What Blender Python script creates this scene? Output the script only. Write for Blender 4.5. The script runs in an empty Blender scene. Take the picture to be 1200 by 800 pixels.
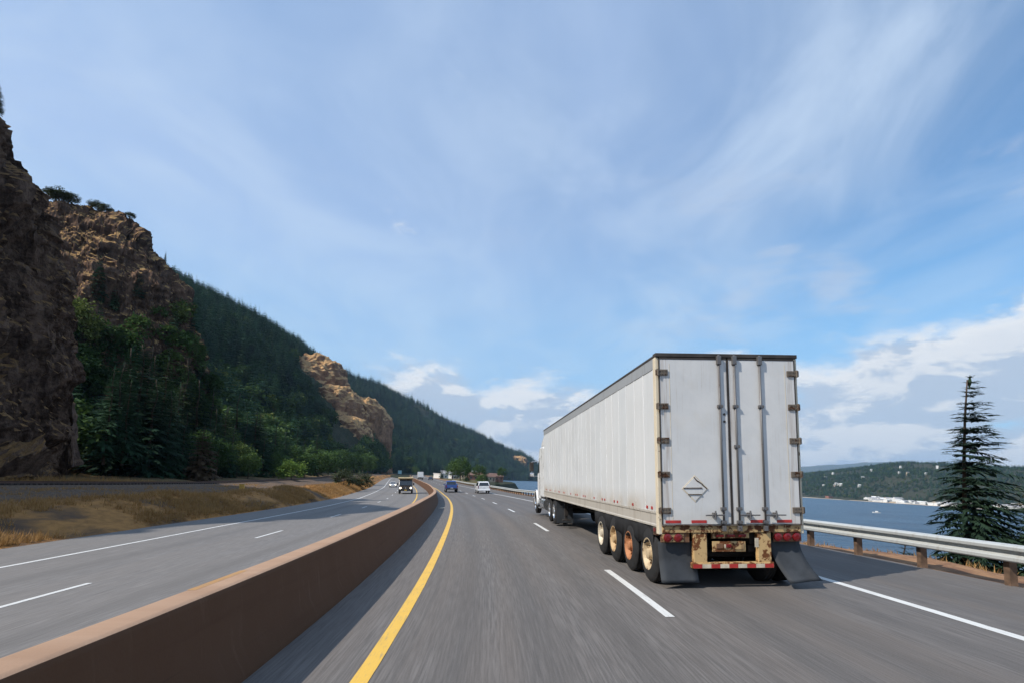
import bpy, math, random
import numpy as np
from mathutils import Matrix, Vector

# ------------------------------------------------------------------ camera
SC = bpy.context.scene
COL = SC.collection
F, CX, CY, HOR, EYE = 650.0, 600.0, 500.0, 558.5, 1.92      # photo is 1200 px wide
PITCH = math.atan((HOR - CY) / F)
BANK = math.radians(3.3)                                    # superelevation of the curve
TILT = Matrix.Rotation(-BANK, 4, 'Y')                       # road frame -> world
cam = bpy.data.cameras.new('camera')
cam.sensor_width = 36.0
cam.lens = F / 1200.0 * 36.0
cam.shift_y = (CY - 400.0) / 1200.0
cam.clip_start, cam.clip_end = 0.1, 90000.0
cam_ob = bpy.data.objects.new('camera', cam)
COL.objects.link(cam_ob)
cam_ob.matrix_world = TILT @ Matrix.Translation((0, 0, EYE)) @ Matrix.Rotation(math.pi / 2 + PITCH, 4, 'X')
SC.camera = cam_ob

# ------------------------------------------------------------------ sun, sky, exposure
SUN_DIR = (TILT.to_3x3() @ Vector((-3.5, -2.0, 4.1))).normalized()     # towards the sun
SUN_EL = math.asin(SUN_DIR.z)
SUN_AZ = math.atan2(SUN_DIR.x, SUN_DIR.y)
sun = bpy.data.lights.new('sun', 'SUN')
sun.energy = 5.0
sun.angle = math.radians(0.6)
sun.color = (1.0, 0.93, 0.83)
sun_ob = bpy.data.objects.new('sun', sun)
COL.objects.link(sun_ob)
sun_ob.rotation_euler = (-SUN_DIR).to_track_quat('-Z', 'Y').to_euler()

world = bpy.data.worlds.new('World')
SC.world = world
world.use_nodes = True
SC.view_settings.view_transform = 'Standard'
SC.view_settings.look = 'None'
SC.view_settings.exposure = 0.0
SC.view_settings.gamma = 1.0
SC.view_settings.use_curve_mapping = False
SC.cycles.use_denoising = True
SC.cycles.max_bounces = 6
SC.cycles.transparent_max_bounces = 8
SC.cycles.volume_bounces = 0
SC.cycles.caustics_reflective = False
SC.cycles.caustics_refractive = False


class NT:
    """tiny helper for building node graphs"""
    def __init__(self, tree):
        self.t = tree
        tree.nodes.clear()
    def n(self, typ, ins=None, **props):
        nd = self.t.nodes.new(typ)
        for k, v in props.items():
            setattr(nd, k, v)
        for k, v in (ins or {}).items():
            s = nd.inputs[k]
            if hasattr(v, 'is_output') or isinstance(v, bpy.types.NodeSocket):
                self.t.links.new(v, s)
            else:
                s.default_value = v
        return nd
    def m(self, op, a, b=0.0, c=None, clamp=False):
        d = {0: a, 1: b}
        if c is not None:
            d[2] = c
        return self.n('ShaderNodeMath', d, operation=op, use_clamp=clamp).outputs[0]
    def vm(self, op, a, b=(0, 0, 0)):
        nd = self.n('ShaderNodeVectorMath', {0: a, 1: b}, operation=op)
        return nd.outputs[0]
    def noise(self, vec, scale, detail=4.0, rough=0.55, dist=0.0):
        return self.n('ShaderNodeTexNoise', {'Vector': vec, 'Scale': scale, 'Detail': detail,
                                             'Roughness': rough, 'Distortion': dist}).outputs[0]
    def rng(self, v, a, b, c=0.0, d=1.0, smooth=True):
        return self.n('ShaderNodeMapRange', {'Value': v, 'From Min': a, 'From Max': b, 'To Min': c, 'To Max': d},
                      interpolation_type='SMOOTHSTEP' if smooth else 'LINEAR').outputs[0]
    def mix(self, f, a, b, mode='MIX'):
        nd = self.t.nodes.new('ShaderNodeMix')
        nd.data_type = 'RGBA'
        nd.blend_type = mode
        for s, v in ((nd.inputs['Factor'], f), (nd.inputs[6], a), (nd.inputs[7], b)):
            if isinstance(v, bpy.types.NodeSocket):
                self.t.links.new(v, s)
            else:
                s.default_value = v if not isinstance(v, tuple) else (*v[:3], 1.0)
        return nd.outputs[2]
    def comb(self, x, y, z):
        return self.n('ShaderNodeCombineXYZ', {0: x, 1: y, 2: z}).outputs[0]
    def sep(self, v):
        return self.n('ShaderNodeSeparateXYZ', {0: v}).outputs


def build_sky():
    g = NT(world.node_tree)
    sky = g.n('ShaderNodeTexSky', sky_type='NISHITA', sun_disc=False, sun_elevation=SUN_EL, sun_rotation=SUN_AZ,
              altitude=50.0, air_density=1.0, dust_density=0.6, ozone_density=1.6)
    d = g.n('ShaderNodeTexCoord').outputs['Generated']
    x, y, z = g.sep(d)
    zc = g.m('MAXIMUM', z, 0.0)
    # high thin cirrus veil, seen on a plane far overhead
    den = g.m('ADD', zc, 0.10)
    u, v = g.m('DIVIDE', x, den), g.m('DIVIDE', y, den)
    ca, sa = math.cos(0.04), math.sin(0.04)
    a = g.m('SUBTRACT', g.m('MULTIPLY', u, ca), g.m('MULTIPLY', v, sa))
    b = g.m('ADD', g.m('MULTIPLY', u, sa), g.m('MULTIPLY', v, ca))
    big = g.noise(g.comb(g.m('MULTIPLY', a, 0.55), g.m('MULTIPLY', b, 0.22), 4.3), 1.0, 3.0, 0.5, 0.3)
    streak = g.noise(g.comb(g.m('MULTIPLY', a, 1.9), g.m('MULTIPLY', b, 0.42), 1.7), 1.0, 5.0, 0.55, 0.5)
    wisp = g.noise(g.comb(g.m('MULTIPLY', a, 2.0), g.m('MULTIPLY', b, 1.15), 8.1), 1.0, 6.0, 0.55, 1.2)
    plume = g.rng(g.m('ABSOLUTE', g.m('SUBTRACT', a, g.m('ADD', 0.68, g.m('MULTIPLY', g.m('SUBTRACT', big, 0.5), 0.5)))), 0.0, 0.34, 1.0, 0.0)
    left = g.rng(x, -0.2, 0.62, 0.34, 0.02)
    veil = g.m('ADD', g.m('ADD', g.m('MULTIPLY', big, 0.9), g.m('MULTIPLY', streak, 0.25)), left)
    veil = g.rng(veil, 0.36, 1.10, 0.08, 0.92)
    base = g.mix(1.0, sky.outputs[0], (0.090, 0.150, 0.178), 'MULTIPLY')
    col = g.mix(veil, base, (0.47, 0.62, 0.90))
    thin = g.m('MULTIPLY', g.rng(wisp, 0.32, 0.74), g.rng(big, 0.28, 0.60, 0.35, 0.68))
    thin = g.m('ADD', thin, g.m('MULTIPLY', plume, g.rng(wisp, 0.22, 0.70, 0.12, 0.42)))
    col = g.mix(g.m('MINIMUM', thin, 0.8), col, (0.58, 0.72, 0.92))
    # pale band low over the horizon
    col = g.mix(g.rng(z, 0.05, 0.46, 0.60, 0.0), col, (0.36, 0.67, 0.96))
    # cumulus low over the horizon, higher on the right
    az = g.m('ARCTAN2', x, y)
    el = g.m('ARCSINE', z)
    p = g.comb(g.m('MULTIPLY', az, 1.0), g.m('MULTIPLY', el, 2.3), 0.0)
    warp = g.vm('ADD', p, (7.31, 2.2, 0.5))
    n1 = g.noise(warp, 4.6, 9.0, 0.56, 0.25)
    n1s = g.noise(g.vm('ADD', warp, (-0.030, 0.055, 0.0)), 4.6, 9.0, 0.56, 0.25)
    def curve(v, pts):
        nd = g.n('ShaderNodeFloatCurve', {'Value': v})
        c = nd.mapping.curves[0]
        while len(c.points) > 2:
            c.points.remove(c.points[1])
        c.points[0].location, c.points[-1].location = pts[0], pts[-1]
        for p in pts[1:-1]:
            c.points.new(*p)
        nd.mapping.update()
        return nd.outputs[0]
    azn = g.m('ADD', g.m('DIVIDE', az, 6.2832), 0.5)
    deg = lambda r: r / 6.2832 + 0.5
    top = curve(azn, [(0, .22), (.2, .20), (deg(-.5), .18), (deg(-.12), .185), (deg(.08), .185), (deg(.3), .18), (deg(.52), .225), (deg(.75), .27), (.8, .24), (1, .22)])
    rel = g.m('SUBTRACT', el, top)
    fall = g.n('ShaderNodeMapRange', {'Value': rel, 'From Min': -0.10, 'From Max': 0.07, 'To Min': 0.33, 'To Max': -0.22}, clamp=True).outputs[0]
    dens = g.m('ADD', g.m('ADD', n1, g.m('MULTIPLY', g.m('SUBTRACT', g.noise(warp, 11.0, 8.0, 0.6, 0.3), 0.5), 0.35)), fall)
    mask = g.rng(dens, 0.46, 0.68, 0.0, 1.0)
    n2 = g.noise(warp, 9.5, 9.0, 0.60, 0.35)
    n2s = g.noise(g.vm('ADD', warp, (-0.018, 0.034, 0.0)), 9.5, 9.0, 0.60, 0.35)
    lit = g.rng(g.m('ADD', g.m('SUBTRACT', n1, n1s), g.m('MULTIPLY', g.m('SUBTRACT', n2, n2s), 0.8)), -0.07, 0.07, 0.0, 1.0)
    thick = g.rng(dens, 0.60, 0.86, 0.0, 1.0)
    ccol = g.mix(lit, (0.53, 0.63, 0.77), (0.93, 0.94, 0.95))
    ccol = g.mix(g.m('MULTIPLY', thick, 0.25), ccol, (0.50, 0.59, 0.72))
    col = g.mix(g.m('MULTIPLY', mask, 0.93), col, ccol)
    # small faint flat clouds higher on the right
    n3 = g.noise(g.vm('ADD', g.comb(g.m('MULTIPLY', az, 1.0), g.m('MULTIPLY', el, 3.0), 0.0), (1.7, 3.9, 2.0)), 4.2, 6.0, 0.55, 0.2)
    m3 = g.m('MULTIPLY', g.rng(n3, 0.55, 0.72), g.m('MULTIPLY', g.rng(el, 0.62, 0.40), g.rng(el, 0.16, 0.26)))
    m3 = g.m('MULTIPLY', m3, g.rng(az, 0.1, 0.5, 0.10, 0.50))
    col = g.mix(m3, col, (0.60, 0.67, 0.80))
    bg = g.n('ShaderNodeBackground', {'Color': col, 'Strength': 1.0})
    # light from the sky is the sky itself; below the horizon it stays as at the horizon
    out = g.n('ShaderNodeOutputWorld')
    g.t.links.new(bg.outputs[0], out.inputs[0])


build_sky()

# ------------------------------------------------------------------ pixel -> road frame helpers
def _ray(px, py):
    d = (px - CX, F, -(py - CY))
    c, s = math.cos(PITCH), math.sin(PITCH)
    return Vector((d[0], d[1] * c - d[2] * s, d[1] * s + d[2] * c))

def on_z(px, py, z=0.0):
    """road-frame point where the pixel's ray meets the height z"""
    r = _ray(px, py)
    k = (z - EYE) / r.z
    return Vector((r.x * k, r.y * k, z))

def at_d(px, py, dist):
    """world point on the pixel's ray at forward distance dist"""
    r = _ray(px, py)
    k = dist / r.y
    return TILT.to_3x3() @ Vector((r.x * k, dist, EYE + r.z * k))

def ground_d(px, dist, z=0.0):
    """world point in the pixel column at forward distance dist and world height z"""
    r = _ray(px, HOR)
    k = dist / r.y
    p = TILT.to_3x3() @ Vector((r.x * k, dist, 0))
    return Vector((p.x, p.y, z))

# ------------------------------------------------------------------ mesh builder
class MB:
    def __init__(self):
        self.v, self.f = [], []
    def quad(self, a, b, c, d):
        n = len(self.v)
        self.v += [tuple(a), tuple(b), tuple(c), tuple(d)]
        self.f.append((n, n + 1, n + 2, n + 3))
        return self
    def poly(self, pts):
        n = len(self.v)
        self.v += [tuple(p) for p in pts]
        self.f.append(tuple(range(n, n + len(pts))))
        return self
    def box(self, x0, x1, y0, y1, z0, z1, mat=None):
        n = len(self.v)
        P = [(x0, y0, z0), (x1, y0, z0), (x1, y1, z0), (x0, y1, z0), (x0, y0, z1), (x1, y0, z1), (x1, y1, z1), (x0, y1, z1)]
        if mat is not None:
            P = [tuple(mat @ Vector(p)) for p in P]
        self.v += P
        self.f += [tuple(n + i for i in q) for q in ((0, 3, 2, 1), (4, 5, 6, 7), (0, 1, 5, 4), (1, 2, 6, 5), (2, 3, 7, 6), (3, 0, 4, 7))]
        return self
    def prism(self, prof, a, b, axis='x'):
        """extrude a 2D profile along an axis between a and b; profile gives the other two coordinates in order"""
        n, k = len(self.v), len(prof)
        for c in (a, b):
            for p in prof:
                self.v.append((c, p[0], p[1]) if axis == 'x' else (p[0], c, p[1]) if axis == 'y' else (p[0], p[1], c))
        self.f.append(tuple(range(n, n + k)))
        self.f.append(tuple(range(n + 2 * k - 1, n + k - 1, -1)))
        for i in range(k):
            j = (i + 1) % k
            self.f.append((n + i, n + k + i, n + k + j, n + j))
        return self
    def tube(self, p, q, r0, r1=None, seg=8, cap=True):
        r1 = r0 if r1 is None else r1
        p, q = Vector(p), Vector(q)
        d = (q - p).normalized()
        u = d.orthogonal().normalized()
        w = d.cross(u)
        n = len(self.v)
        for c, r in ((p, r0), (q, r1)):
            for i in range(seg):
                a = 2 * math.pi * i / seg
                self.v.append(tuple(c + u * (r * math.cos(a)) + w * (r * math.sin(a))))
        for i in range(seg):
            j = (i + 1) % seg
            self.f.append((n + i, n + j, n + seg + j, n + seg + i))
        if cap:
            self.f.append(tuple(range(n + seg - 1, n - 1, -1)))
            self.f.append(tuple(range(n + seg, n + 2 * seg)))
        return self
    def lathe_x(self, prof, seg=28, c=(0, 0, 0)):
        """prof: (x, r) pairs turned about the x axis"""
        n, k = len(self.v), len(prof)
        for i in range(seg):
            a = 2 * math.pi * i / seg
            for x, r in prof:
                self.v.append((c[0] + x, c[1] + r * math.cos(a), c[2] + r * math.sin(a)))
        for i in range(seg):
            j = (i + 1) % seg
            for m in range(k - 1):
                self.f.append((n + i * k + m, n + i * k + m + 1, n + j * k + m + 1, n + j * k + m))
        return self
    def mesh(self, name, smooth=False):
        me = bpy.data.meshes.new(name)
        me.from_pydata(self.v, [], self.f)
        if smooth:
            me.polygons.foreach_set('use_smooth', [True] * len(me.polygons))
        me.update()
        return me
    def build(self, name, mat, parent=None, smooth=False, bevel=0.0, mw=None, fixn=False):
        me = self.mesh(name, smooth)
        if fixn:
            import bmesh
            bm = bmesh.new(); bm.from_mesh(me)
            bmesh.ops.remove_doubles(bm, verts=bm.verts, dist=1e-5)
            bmesh.ops.recalc_face_normals(bm, faces=bm.faces)
            bm.to_mesh(me); bm.free()
            if smooth:
                me.polygons.foreach_set('use_smooth', [True] * len(me.polygons))
        return link(name, me, mat, parent, bevel, mw)


def link(name, me, mat, parent=None, bevel=0.0, mw=None):
    o = bpy.data.objects.new(name, me)
    COL.objects.link(o)
    if mat is not None and len(me.materials) == 0:
        me.materials.append(mat)
    if parent is not None:
        o.parent = parent
    if mw is not None:
        o.matrix_world = mw
    if bevel > 0:
        b = o.modifiers.new('bevel', 'BEVEL')
        b.width, b.segments, b.limit_method = bevel, 2, 'ANGLE'
    return o

def tag(o, label=None, cat=None, group=None, kind=None):
    for k, v in (('label', label), ('category', cat), ('group', group), ('kind', kind)):
        if v:
            o[k] = v
    return o

def empty(name, mw, label, cat, group=None):
    o = bpy.data.objects.new(name, None)
    o.empty_display_size = 0.3
    COL.objects.link(o)
    o.matrix_world = mw
    return tag(o, label, cat, group)

def copy_tree(o, parent=None, mw=None):
    c = o.copy()
    COL.objects.link(c)
    c.parent = parent
    if mw is not None:
        c.matrix_world = mw
    for ch in o.children:
        copy_tree(ch, c)
    return c

# ------------------------------------------------------------------ numpy noise
def _hash(ix, iy, iz, seed):
    h = (ix.astype(np.int64) * 374761393 + iy.astype(np.int64) * 668265263 + iz.astype(np.int64) * 2147483647 + seed * 144665) & 0xffffffff
    h = ((h ^ (h >> 13)) * 1274126177) & 0xffffffff
    h = (h ^ (h >> 16))
    return (h & 0xffff) / 32767.5 - 1.0

def vnoise(P, seed=0):
    P = np.asarray(P, float)
    i = np.floor(P).astype(np.int64)
    f = P - i
    f = f * f * f * (f * (f * 6 - 15) + 10)
    r = 0
    for dx in (0, 1):
        for dy in (0, 1):
            for dz in (0, 1):
                w = (f[..., 0] if dx else 1 - f[..., 0]) * (f[..., 1] if dy else 1 - f[..., 1]) * (f[..., 2] if dz else 1 - f[..., 2])
                r = r + w * _hash(i[..., 0] + dx, i[..., 1] + dy, i[..., 2] + dz, seed)
    return r

def fbm(P, scale, octv=5, rough=0.5, seed=0, ridge=False):
    P = np.asarray(P, float) * scale
    a, s, t = 1.0, 0.0, 0.0
    for k in range(octv):
        n = vnoise(P + 17.3 * k, seed + k)
        if ridge:
            n = 1 - 2 * np.abs(n)
        s = s + a * n
        t += a
        a *= rough
        P = P * 2.03
    return s / t

# ------------------------------------------------------------------ materials
def principled(g, color, rough=0.7, metal=0.0, spec=0.4, bump=None, bstr=0.3, bdist=0.02, **kw):
    ins = {'Base Color': color if isinstance(color, bpy.types.NodeSocket) else (*color, 1.0), 'Roughness': rough, 'Metallic': metal, 'Specular IOR Level': spec}
    ins.update(kw)
    if bump is not None:
        ins['Normal'] = g.n('ShaderNodeBump', {'Height': bump, 'Strength': bstr, 'Distance': bdist}).outputs[0]
    b = g.n('ShaderNodeBsdfPrincipled', ins)
    out = g.n('ShaderNodeOutputMaterial')
    g.t.links.new(b.outputs[0], out.inputs[0])
    return b

def new_mat(name):
    m = bpy.data.materials.new(name)
    m.use_nodes = True
    return m, NT(m.node_tree)

def mat_plain(name, col, rough=0.6, metal=0.0, var=0.15, scale=3.0, spec=0.4, bump=0.0, **kw):
    m, g = new_mat(name)
    tc = g.n('ShaderNodeTexCoord').outputs['Object']
    n = g.noise(tc, scale, 6.0, 0.6)
    lo = tuple(c * (1 - var) for c in col)
    hi = tuple(min(1, c * (1 + var)) for c in col)
    c = g.mix(g.rng(n, 0.3, 0.7), lo, hi)
    r = g.rng(n, 0.2, 0.8, max(0.02, rough - 0.08), min(1, rough + 0.08))
    principled(g, c, r, metal, spec, n if bump else None, bump, **kw)
    return m

def mat_emit(name, col, strength):
    m, g = new_mat(name)
    principled(g, col, 0.2, 0, 0.5, None, **{'Emission Color': (*col, 1.0), 'Emission Strength': strength})
    return m

def mat_dirty_paint(name, col, dirt, amount=0.5, rust=None, rust_amt=0.0, rough=0.45, streak=True, metal=0.0):
    """paint with vertical grime streaks and rust patches"""
    m, g = new_mat(name)
    tc = g.n('ShaderNodeTexCoord').outputs['Object']
    x, y, z = g.sep(tc)
    st = g.noise(g.comb(g.m('MULTIPLY', x, 9.0), g.m('MULTIPLY', y, 9.0), g.m('MULTIPLY', z, 0.7 if streak else 6.0)), 1.0, 6.0, 0.6)
    bl = g.noise(tc, 1.6, 6.0, 0.6)
    fac = g.m('MULTIPLY', g.rng(st, 0.45, 0.78), g.rng(bl, 0.32, 0.68))
    c = g.mix(g.m('MULTIPLY', fac, amount), col, dirt)
    c = g.mix(g.rng(bl, 0.35, 0.75, 0.0, 0.10), c, tuple(k * 0.6 for k in col))
    r = g.rng(fac, 0.0, 1.0, rough, min(1, rough + 0.35))
    if rust is not None:
        rn = g.noise(g.vm('ADD', tc, (3.1, 8.2, 1.1)), 7.0, 8.0, 0.68)
        rf = g.rng(rn, 0.60 - rust_amt, 0.66 - rust_amt)
        rc = g.mix(g.noise(tc, 22.0, 4.0), rust, tuple(k * 0.28 for k in rust))
        c = g.mix(rf, c, rc)
        r = g.m('MAXIMUM', r, g.m('MULTIPLY', rf, 0.9))
    principled(g, c, r, metal, 0.4, bl, 0.05)
    return m

# ------------------------------------------------------------------ road alignment (road frame)
_S = np.arange(-80.0, 1500.0, 1.0)
_K = np.interp(_S, [-80, -1, 1, 12, 16, 50, 90, 150, 190, 330, 420, 1500], [0, 0, .0056, .0056, .0015, .0014, .0006, .0005, .0000, -.0003, 0, 0])
_TH = np.cumsum(_K)
_TH = _TH - np.interp(0, _S, _TH) - 0.004                    # heading, positive to the left
_RX = -np.cumsum(np.sin(_TH)); _RX -= np.interp(0, _S, _RX)
_RY = np.cumsum(np.cos(_TH)); _RY -= np.interp(0, _S, _RY)
_ZS, _ZV = [-80, 12, 30, 55, 80, 150, 300, 600, 1500], [0, 0, -.10, -.36, -.55, -.25, 1.5, 4.0, 8.0]

def zr(s):
    return float(np.interp(s, _ZS, _ZV))

def rp(s, t, z=0.0):
    """road frame point at chainage s, offset t to the right, height z above the road"""
    th = float(np.interp(s, _S, _TH))
    x = float(np.interp(s, _S, _RX)) + t * math.cos(th)
    y = float(np.interp(s, _S, _RY)) + t * math.sin(th)
    return Vector((x, y, z + zr(s)))

def road_mat4(s, t, z=0.0, turn=0.0):
    th = float(np.interp(s, _S, _TH))
    return TILT @ Matrix.Translation(rp(s, t, z)) @ Matrix.Rotation(th + turn, 4, 'Z')

LEFT_Z = -0.45

def strip_mesh(name, svals, tz, uv=True, closed=False):
    """sweep a cross section [(t, z), ...] along the road; UV = (offset, chainage) in metres"""
    v, f, uvs = [], [], []
    k = 0
    for s in svals:
        prof = tz(s) if callable(tz) else tz
        for t, z in prof:
            v.append(tuple(rp(s, t, z)))
            uvs.append((t, s))
        k = len(prof)
    for i in range(len(svals) - 1):
        for j in range(k - 1):
            a = i * k + j
            f.append((a, a + 1, a + k + 1, a + k))
    if closed:
        f.append(tuple(range(k - 1, -1, -1)))
        f.append(tuple(range((len(svals) - 1) * k, len(svals) * k)))
    me = bpy.data.meshes.new(name)
    me.from_pydata(v, [], f)
    l = me.uv_layers.new(name='UVMap')
    for p in me.polygons:
        for li, vi in zip(p.loop_indices, p.vertices):
            l.data[li].uv = uvs[vi]
    me.update()
    return me

def frange(a, b, st):
    n = max(1, int(round((b - a) / st)))
    return [a + (b - a) * i / n for i in range(n + 1)]

S_ALL = frange(-40, 120, 2) + frange(124, 300, 4)[0:] + frange(310, 900, 10)

# ------------------------------------------------------------------ surface materials
def mat_asphalt(name, base, warm, streaks=1.0, tracks=()):
    m, g = new_mat(name)
    uv = g.n('ShaderNodeTexCoord').outputs['UV']
    t, s, _ = g.sep(uv)
    fine = g.noise(g.comb(g.m('MULTIPLY', t, 42.0), g.m('MULTIPLY', s, 1.1), 0.0), 1.0, 4.0, 0.65)
    fine2 = g.noise(g.comb(g.m('MULTIPLY', t, 20.0), g.m('MULTIPLY', s, 0.35), 3.0), 1.0, 4.0, 0.6)
    broad = g.noise(g.comb(g.m('MULTIPLY', t, 1.3), g.m('MULTIPLY', s, 0.05), 7.0), 1.0, 4.0, 0.55)
    grit = g.noise(g.comb(t, s, 0.0), 60.0, 3.0, 0.7)
    patch = g.noise(g.comb(g.m('MULTIPLY', t, 0.5), g.m('MULTIPLY', s, 0.10), 2.0), 1.0, 5.0, 0.6)
    c = g.mix(g.rng(fine, 0.28, 0.72), tuple(k * (1 - .42 * streaks) for k in base), tuple(k * (1 + .50 * streaks) for k in base))
    c = g.mix(g.rng(fine2, 0.38, 0.70, 0, 0.55 * streaks), c, tuple(k * 0.62 for k in base))
    c = g.mix(g.rng(broad, 0.40, 0.66, 0, 0.45), c, warm)
    c = g.mix(g.rng(patch, 0.48, 0.72, 0, 0.35), c, tuple(k * 0.7 for k in base))
    for tc_, w_ in tracks:                                  # polished wheel paths and the darker oil stripe between them
        d = g.m('ABSOLUTE', g.m('SUBTRACT', t, tc_))
        c = g.mix(g.rng(d, 0.0, w_, 0.46, 0.0), c, tuple(k * 0.60 for k in base))
    c = g.mix(g.rng(grit, 0.30, 0.75, 0.0, 0.35), c, tuple(k * 1.5 for k in base))
    principled(g, c, g.rng(broad, 0.3, 0.7, 0.72, 0.86), 0, 0.35, grit, 0.25, 0.01)
    return m

M = {}
M['road'] = mat_asphalt('asphalt', (0.124, 0.114, 0.107), (0.146, 0.122, 0.106), 1.0, ((-.45, .35), (0.48, 0.5), (1.5, .35), (2.62, .05), (3.3, .35), (4.25, 0.6), (5.3, .35), (7.6, 1.0), (-1.05, .04)))
M['road_left'] = mat_asphalt('asphalt_left', (0.168, 0.158, 0.150), (0.176, 0.160, 0.148), 0.95, ((-7.1, 0.5), (-11.0, 0.6)))

def mat_marking(name, col):
    m, g = new_mat(name)
    uv = g.n('ShaderNodeTexCoord').outputs['UV']
    t, s, _ = g.sep(uv)
    n = g.noise(g.comb(g.m('MULTIPLY', t, 30.0), g.m('MULTIPLY', s, 3.0), 0.0), 1.0, 6.0, 0.7)
    n2 = g.noise(g.comb(t, g.m('MULTIPLY', s, 0.6), 0.0), 3.0, 4.0, 0.6)
    c = g.mix(g.rng(n, 0.50, 0.74, 0, 0.62), col, (0.20, 0.19, 0.18))
    c = g.mix(g.rng(n2, 0.4, 0.7, 0, 0.25), c, tuple(k * 0.72 for k in col))
    principled(g, c, 0.6, 0, 0.4, n, 0.1)
    return m

M['white_line'] = mat_marking('white_marking', (0.66, 0.66, 0.64))
M['yellow_line'] = mat_marking('yellow_marking', (0.72, 0.44, 0.07))

def mat_concrete():
    m, g = new_mat('brown_concrete')
    uv = g.n('ShaderNodeTexCoord').outputs['UV']
    ob = g.n('ShaderNodeTexCoord').outputs['Object']
    t, s, _ = g.sep(uv)
    _, _, z = g.sep(ob)
    st = g.noise(g.comb(g.m('MULTIPLY', s, 2.2), g.m('MULTIPLY', z, 1.2), 0.0), 1.0, 7.0, 0.62)
    st2 = g.noise(g.comb(g.m('MULTIPLY', s, 0.25), g.m('MULTIPLY', z, 5.0), 2.0), 1.0, 5.0, 0.6)
    gr = g.noise(ob, 40.0, 4.0, 0.7)
    c = g.mix(g.rng(st, 0.3, 0.7), (0.36, 0.225, 0.145), (0.42, 0.275, 0.185))
    c = g.mix(g.rng(st2, 0.5, 0.75, 0, 0.5), c, (0.17, 0.110, 0.078))
    run = g.noise(g.comb(g.m('MULTIPLY', s, 7.0), g.m('MULTIPLY', z, 0.8), 5.0), 1.0, 6.0, 0.65)
    scuff = g.noise(g.comb(g.m('MULTIPLY', s, 0.18), g.m('MULTIPLY', z, 9.0), 9.0), 1.0, 6.0, 0.7)
    c = g.mix(g.rng(gr, 0.5, 0.8, 0, 0.25), c, (0.38, 0.29, 0.22))
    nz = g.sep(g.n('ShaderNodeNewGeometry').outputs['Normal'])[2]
    # upright faces painted darker for their shade, along with road grime; top stays pale
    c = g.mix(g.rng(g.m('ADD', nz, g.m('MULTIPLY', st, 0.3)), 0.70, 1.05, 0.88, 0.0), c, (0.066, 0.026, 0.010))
    c = g.mix(g.rng(run, 0.56, 0.74, 0, 0.14), c, (0.30, 0.20, 0.14))
    c = g.mix(g.rng(scuff, 0.60, 0.72, 0, 0.6), c, (0.035, 0.022, 0.017))
    principled(g, c, 0.85, 0, 0.25, gr, 0.3, 0.01)
    return m
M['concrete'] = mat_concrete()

def mat_ground():
    """dry grass, gravel and dirt verge; UV = (offset, chainage)"""
    m, g = new_mat('verge_ground')
    uv = g.n('ShaderNodeTexCoord').outputs['UV']
    t, s, _ = g.sep(uv)
    v3 = g.comb(t, g.m('MULTIPLY', s, 0.55), 0.0)
    n = g.noise(v3, 0.35, 6.0, 0.6, 0.4)
    n2 = g.noise(v3, 2.4, 6.0, 0.65)
    gr = g.noise(v3, 7.0, 6.0, 0.78)
    grass = g.mix(g.rng(n2, 0.35, 0.68), (0.40, 0.200, 0.066), (0.25, 0.128, 0.045))
    dark = (0.075, 0.055, 0.042)
    c = g.mix(g.rng(n, 0.46, 0.64, 0, 0.9), grass, dark)
    gravel = g.mix(g.rng(gr, 0.3, 0.7), (0.055, 0.039, 0.029), (0.215, 0.150, 0.105))
    edge = g.m('ADD', t, g.m('MULTIPLY', g.m('SUBTRACT', n, 0.5), 9.0))
    c = g.mix(g.rng(edge, -24.0, -21.5, 1.0, 0.0), c, g.mix(g.rng(n2, 0.52, 0.70, 0, 0.6), gravel, (0.115, 0.085, 0.062)))
    tuft = g.mix(g.rng(n2, 0.35, 0.65), (0.20, 0.13, 0.06), (0.09, 0.075, 0.04))
    c = g.mix(g.rng(edge, -38.5, -35.5, 1.0, 0.0), c, tuft)
    verge = g.mix(g.rng(n2, 0.35, 0.65), (0.34, 0.195, 0.105), (0.19, 0.105, 0.065))
    c = g.mix(g.rng(t, 8.6, 9.0), c, verge)
    bank = g.mix(g.rng(n2, 0.4, 0.6), (0.17, 0.125, 0.06), (0.07, 0.075, 0.032))
    c = g.mix(g.rng(edge, 12.0, 14.5), c, bank)
    principled(g, c, 0.95, 0, 0.15, g.m('ADD', n2, gr), 0.6, 0.06)
    return m
M['ground'] = mat_ground()

# ------------------------------------------------------------------ ground, road, markings, barrier
def ground_profile():
    ts = [-120, -70, -52, -44, -40, -37, -35.6, -34.6, -33, -31.4, -30.4, -27, -24, -22, -20.6, -19.4, -18.2, -17.0, -16.2, -15.2, -10, -3.6,
          -3.2, -2.8, 3, 8.8, 9.4, 10.2, 11.5, 13, 15, 18, 22, 27]
    zs = [6.0, 3.5, 2.6, 2.1, 1.75, 1.45, 1.3, 1.58, 1.62, 1.58, 1.25, 1.05, .80, .66, .58, .42, .08, -.32, -.47, -.53, -.53, -.53,
          -.53, -.08, -.08, -.08, -.05, -.12, -.35, -.95, -2.3, -4.9, -8.3, -13.0]
    return ts, zs

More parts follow.
